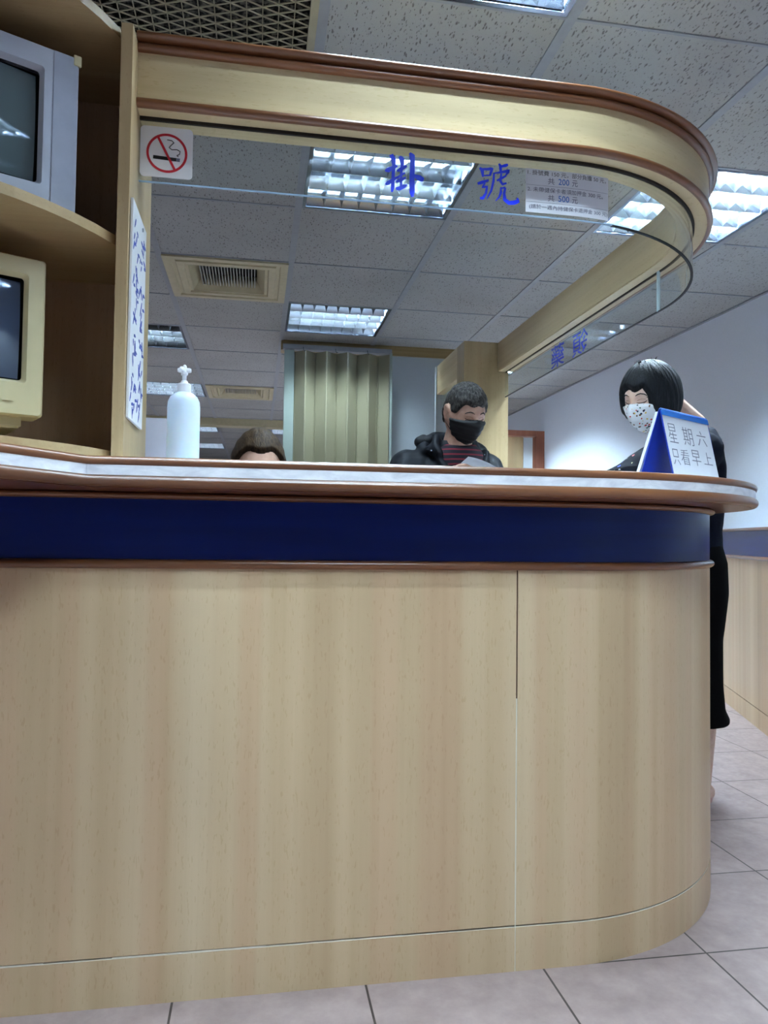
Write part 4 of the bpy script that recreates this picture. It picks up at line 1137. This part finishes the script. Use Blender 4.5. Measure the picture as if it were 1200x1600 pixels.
def mask_fn(amt, thick=.0055, pleat=.0012):
    def f(d):
        a = amt(d); v = head_pt(d, 1, False); x, y, z = d
        n = gz(x, .30) * smst(.16, -.2, z) * smst(-1.0, -.3, z)
        v = v + Vector((0, -1, 0)) * (.016 * n + .010 * gz(x, .5) * gz(z + .55, .35)) * smst(.0, .6, -y)
        return v + v.normalized() * (a * (thick + pleat * math.sin(z * 40)) - .006 * (1 - a))
    return f
def mask_amt(d):
    x, y, z = d
    top = .02 - .10 * abs(x) + .05 * gz(x, .15); lo = -.96
    return smst(-.02, .02, top - z) * smst(-.02, .03, z - lo) * smst(.04, .12, -y - .10 * 1)
obj('face_mask', sphere_surface(mask_fn(mask_amt), MH, 128, 160, lambda d: mask_amt(d) > .02), MASKK, man, smooth=180)
bm = B()
for sx in (-1, 1):
    tube(bm, [MH @ Vector(p) for p in ((sx * .068, -.02, -.012), (sx * .076, .004, .012), (sx * .080, .022, .02), (sx * .080, .028, .0), (sx * .073, .012, -.03), (sx * .060, -.018, -.055))], .0012, 6)
obj('mask_loops', bm, NAVY2, man)
face_details(man, MH, HAIRG, .0022)
# the sheet he is reading
bm = B(); c = Vector((.790, 2.60, 1.136)); ux = Vector((.052, -.003, -.018)); uy = Vector((.012, -.05, .018)); g = []
for i in range(9):
    row = []
    for j in range(5):
        u, v = i / 8 * 2 - 1, j / 4 * 2 - 1; row.append(bm.verts.new(c + ux * u + uy * v * .6 + Vector((0, 0, .006 * (1 - u * u)))))
    g.append(row)
for i in range(8):
    for j in range(4): bm.faces.new((g[i][j], g[i + 1][j], g[i + 1][j + 1], g[i][j + 1]))
r = bmesh.ops.solidify(bm, geom=list(bm.faces), thickness=.0012)
tag(obj('sheet_of_paper', bm, PAPER, smooth=40), 'small white sheet of paper held in the man\'s hands above the ledge', 'paper')

# ---- woman with black bob, standing outside the side counter, leaning over it
WB = Vector((1.42, 2.34, 0))
WO = Vector((-.022, .08, 0))
wo = thing('person', 'woman with a black bob and patterned white mask, dark blouse and black skirt', 'person', tuple(WB))
WH = head_mat((1.268, 2.25, 1.340), math.radians(-66), math.radians(20), math.radians(4), 1.0)
bm = B(); add_head(bm, WH)
fd = Vector((-1, 0, 0)); sd = Vector((0, 1, 0))
capsule(bm, (1.455, 2.28, 1.187), .038, (1.455, 2.40, 1.187), .038)
capsule(bm, (1.360, 2.30, 1.325), .052, (1.475, 2.335, 1.262), .052); capsule(bm, (1.475, 2.335, 1.255), .052, (1.47, 2.335, 1.17), .06)
capsule(bm, (1.435, 2.335, 1.20), .052, (1.315, 2.275, 1.30), .046)
def sec(x, z, w, d_, tilt=0): return ((x + WO.x, 2.27 + WO.y, z), (0, w, 0), (d_ * math.cos(tilt), 0, d_ * math.sin(tilt)))
loft(bm, [sec(1.475, .78, .15, .095), sec(1.47, .88, .135, .09), sec(1.48, .98, .125, .088, .2), sec(1.478, 1.10, .145, .09, .3), sec(1.47, 1.17, .145, .07, .3), sec(1.455, 1.215, .07, .046, .4)])
WS = [Vector((1.435, 2.21, 1.165)), Vector((1.435, 2.49, 1.165))]
WE = [Vector((1.265, 2.17, 1.055)), Vector((1.26, 2.50, 1.06))]
WW = [Vector((1.115, 2.22, 1.045)), Vector((1.10, 2.44, 1.04))]
for a, b, c in zip(WS, WE, WW): capsule(bm, a, .042, b, .034); capsule(bm, b, .034, c, .023)
hand(bm, WW[0], (-.9, .35, -.1), (.1, .2, -1), 1, .35, .92); hand(bm, WW[1], (-.9, -.3, -.08), (.1, -.2, -1), -1, .35, .92)
for k, (y, xo) in enumerate(((2.19, 0.0), (2.35, .03))):
    hp = Vector((1.475, y, .78)) + WO; kn = Vector((1.47 + xo, y, .44)) + WO; an = Vector((1.485 + xo, y, .08)) + WO
    capsule(bm, hp, .085, kn, .052); capsule(bm, kn, .050, kn + (an - kn) * .35 + Vector((.012, 0, 0)), .050); capsule(bm, kn + (an - kn) * .35 + Vector((.012, 0, 0)), .050, an, .031)
    capsule(bm, an + Vector((.015, 0, -.035)), .030, an + Vector((-.11, 0, -.052)), .022)
obj('body', remesh(bm, .0042, 1, .4), SKINF, wo)
bm = B()   # blouse
loft(bm, [sec(1.475, .752, .178, .100), sec(1.475, .80, .165, .098), sec(1.468, .90, .148, .100), sec(1.485, 1.0, .145, .105, .2), sec(1.480, 1.10, .165, .105, .3), sec(1.478, 1.19, .160, .086, .35), sec(1.480, 1.226, .125, .074, .4), sec(1.480, 1.234, .115, .068, .4)])
for a, b, c in zip(WS, WE, WW): capsule(bm, a, .066, b, .062); capsule(bm, b, .062, b + (c - b) * .75, .058)
me = remesh(bm, .0075, 2)
for v in me.vertices: v.co += v.normal * mnoise.noise(Vector((v.co.x * 16, v.co.y * 16, v.co.z * 22))) * .005
me.materials.clear()
o = obj('blouse', me, [BLOUSE_P, BLOUSE], wo)
for p_ in o.data.polygons:
    w_ = p_.center + WB
    p_.material_index = 1 if w_.x < 1.36 and w_.z > .9 else 0
bm = B()
sks = [sec(1.475, .86, .155, .088), sec(1.475, .80, .176, .100), sec(1.477, .70, .180, .100), sec(1.475, .55, .165, .088), sec(1.478, .40, .170, .083), sec(1.482, .32, .176, .084), sec(1.490, .285, .182, .092), sec(1.490, .272, .172, .083)]
loft(bm, sks, 48); me = remesh(bm, .008, 2)
for v in me.vertices: v.co += v.normal * mnoise.noise(Vector((v.co.x * 9, v.co.y * 22, v.co.z * 3))) * .007 * smst(.8, .4, v.co.z)
obj('skirt', me, SKIRT, wo)
for y, xo in ((2.19, 0.0), (2.35, .03)):
    bm = B(); capsule(bm, Vector((1.490 + xo, y, .028)) + WO, .030, Vector((1.38 + xo, y, .026)) + WO, .036, 16)
    for v in bm.verts: v.co.z = min(max(v.co.z, 0), .05)
    obj('slipper', bm, SANDAL, wo, smooth=50)
# bob haircut
def bob_amt(d):
    x, y, z = d
    # opening for the face
    op_ = smst(.74, .62, abs(x) - .04 * smst(.0, -.6, z) + .22 * smst(.1, .5, z)) * smst(.18, .30, -y) * smst(.50, .38, z + .05 * math.sin(x * 9))
    low = smst(-.93, -.82, z + .0 * y)
    return (1 - op_) * low
def bob(d):
    x, y, z = d; a = bob_amt(d)
    v = Vector((.093 * x, .112 * y + .008, .121 * z + .004))
    if z < 0:
        k = (-z) ** 2; v.x *= 1 + .10 * k; v.y *= 1 - .10 * k
        if y > 0: v.z *= 1 - .10 * k
    st = mnoise.noise(Vector((math.atan2(y, x) * 9, z * 1.5, 0))) + .6 * mnoise.noise(Vector((math.atan2(y, x) * 26, z * 2, 4)))
    v = v + v.normalized() * .0026 * st * smst(1.0, .8, z)
    h = head_pt(d, 1, False) * .96
    return h.lerp(v, a)
obj('bob_hair', sphere_surface(bob, WH, 110, 160, lambda d: bob_amt(d) > .01), HAIRK, wo, smooth=180)
bm = B()
for k in range(14):
    a = random.uniform(0, 2 * PI); rr = random.uniform(.2, .5); d = Vector((rr * math.cos(a), rr * math.sin(a), 1)).normalized(); p = bob(tuple(d)); q = p + Vector((random.uniform(-.012, .012), random.uniform(-.016, .016), random.uniform(.002, .010)))
    tube(bm, [WH @ p, WH @ ((p + q) / 2 + Vector((0, 0, .003))), WH @ q], [.0012, .0009, .0003], 5)
obj('stray_hair', bm, HAIRK, wo)
def wmask_amt(d):
    x, y, z = d
    return smst(-.02, .02, -.005 - .08 * abs(x) + .04 * gz(x, .15) - z) * smst(-.02, .03, z + .94) * smst(.12, .2, -y)
obj('face_mask', sphere_surface(mask_fn(wmask_amt, .0055, .0004), WH, 128, 160, lambda d: wmask_amt(d) > .02), MASKW, wo, smooth=180)
bm = B()
for sx in (-1, 1): tube(bm, [WH @ Vector(p) for p in ((sx * .066, -.035, -.02), (sx * .074, -.01, -.005), (sx * .078, .01, .012), (sx * .078, .018, -.01), (sx * .064, -.02, -.055))], .002, 6)
obj('mask_loops', bm, LOOPM, wo)
face_details(wo, WH, HAIRK, .0020)
bm = B(); tube(bm, [(1.43, 2.275, 1.235), (1.455, 2.272, 1.255), (1.485, 2.278, 1.275), (1.51, 2.31, 1.285), (1.516, 2.335, 1.283)], .0022, 6); obj('neck_cord', bm, BLACK, wo)

# ---- seated clerk, only the top of the head shows
CB = Vector((0.0, 2.42, 0))
ck = thing('person', 'seated clerk with brown hair, only forehead and crown above the ledge', 'person', tuple(CB))
CH = head_mat((.002, 2.305, 1.078), math.radians(4), math.radians(16), 0, 1.0)
bm = B(); add_head(bm, CH); capsule(bm, (0, 2.37, .90), .05, (0, 2.33, 1.0), .046)
loft(bm, [((0, 2.50, .50), (.16, 0, 0), (0, .11, 0)), ((0, 2.48, .62), (.135, 0, 0), (0, .10, 0)), ((0, 2.42, .80), (.155, 0, 0), (0, .10, 0)), ((0, 2.40, .88), (.15, 0, 0), (0, .07, 0)), ((0, 2.39, .92), (.07, 0, 0), (0, .05, 0))])
for sx in (-1, 1):
    s_, e_, w_ = Vector((sx * .165, 2.40, .86)), Vector((sx * .20, 2.33, .62)), Vector((sx * .11, 2.12, .66))
    capsule(bm, s_, .042, e_, .035); capsule(bm, e_, .035, w_, .023); hand(bm, w_, (-sx * .3, -.9, -.05), (0, .1, -1), sx, .4, .92)
    capsule(bm, (sx * .08, 2.50, .50), .08, (sx * .10, 2.12, .47), .055); capsule(bm, (sx * .10, 2.12, .47), .052, (sx * .10, 2.16, .08), .033)
    capsule(bm, (sx * .10, 2.17, .04), .032, (sx * .10, 2.02, .028), .024)
obj('body', remesh(bm, .005, 1, .4), SKIN, ck)
bm = B(); loft(bm, [((0, 2.50, .48), (.18, 0, 0), (0, .13, 0)), ((0, 2.48, .62), (.155, 0, 0), (0, .12, 0)), ((0, 2.42, .80), (.172, 0, 0), (0, .12, 0)), ((0, 2.40, .885), (.155, 0, 0), (0, .085, 0)), ((0, 2.385, .925), (.085, 0, 0), (0, .065, 0))])
for sx in (-1, 1): capsule(bm, (sx * .165, 2.40, .86), .055, (sx * .20, 2.33, .62), .048); capsule(bm, (sx * .20, 2.33, .62), .048, (sx * .125, 2.155, .655), .036)
obj('uniform_top', remesh(bm, .008, 2), plain('pale_uniform', (196, 170, 180), .8), ck)
bm = B()
for sx in (-1, 1): capsule(bm, (sx * .08, 2.50, .50), .095, (sx * .10, 2.12, .475), .07); capsule(bm, (sx * .10, 2.12, .475), .07, (sx * .10, 2.16, .12), .05)
obj('trousers', remesh(bm, .01, 2), TROUS, ck)
def ck_amt(d):
    x, y, z = d; line = .62 - .05 * math.cos(x * 3) - .45 * smst(-.72, -.35, y) - .9 * smst(-.35, .3, y)
    line += .10 * gz(x, .35) * 0
    return smst(-.03, .05, z - line)
def ckh(d):
    a = ck_amt(d); x, y, z = d; rid = .0009 * math.sin(math.atan2(x, .6 + z) * 30) * smst(-.9, -.2, y)
    v = head_pt(d, 1, False); return v + v.normalized() * (a * (.012 + rid) - .004 * (1 - a))
obj('tied_hair', sphere_surface(ckh, CH, 96, 160, lambda d: ck_amt(d) > .01), HAIRB, ck, smooth=180)
face_details(ck, CH, HAIRB)
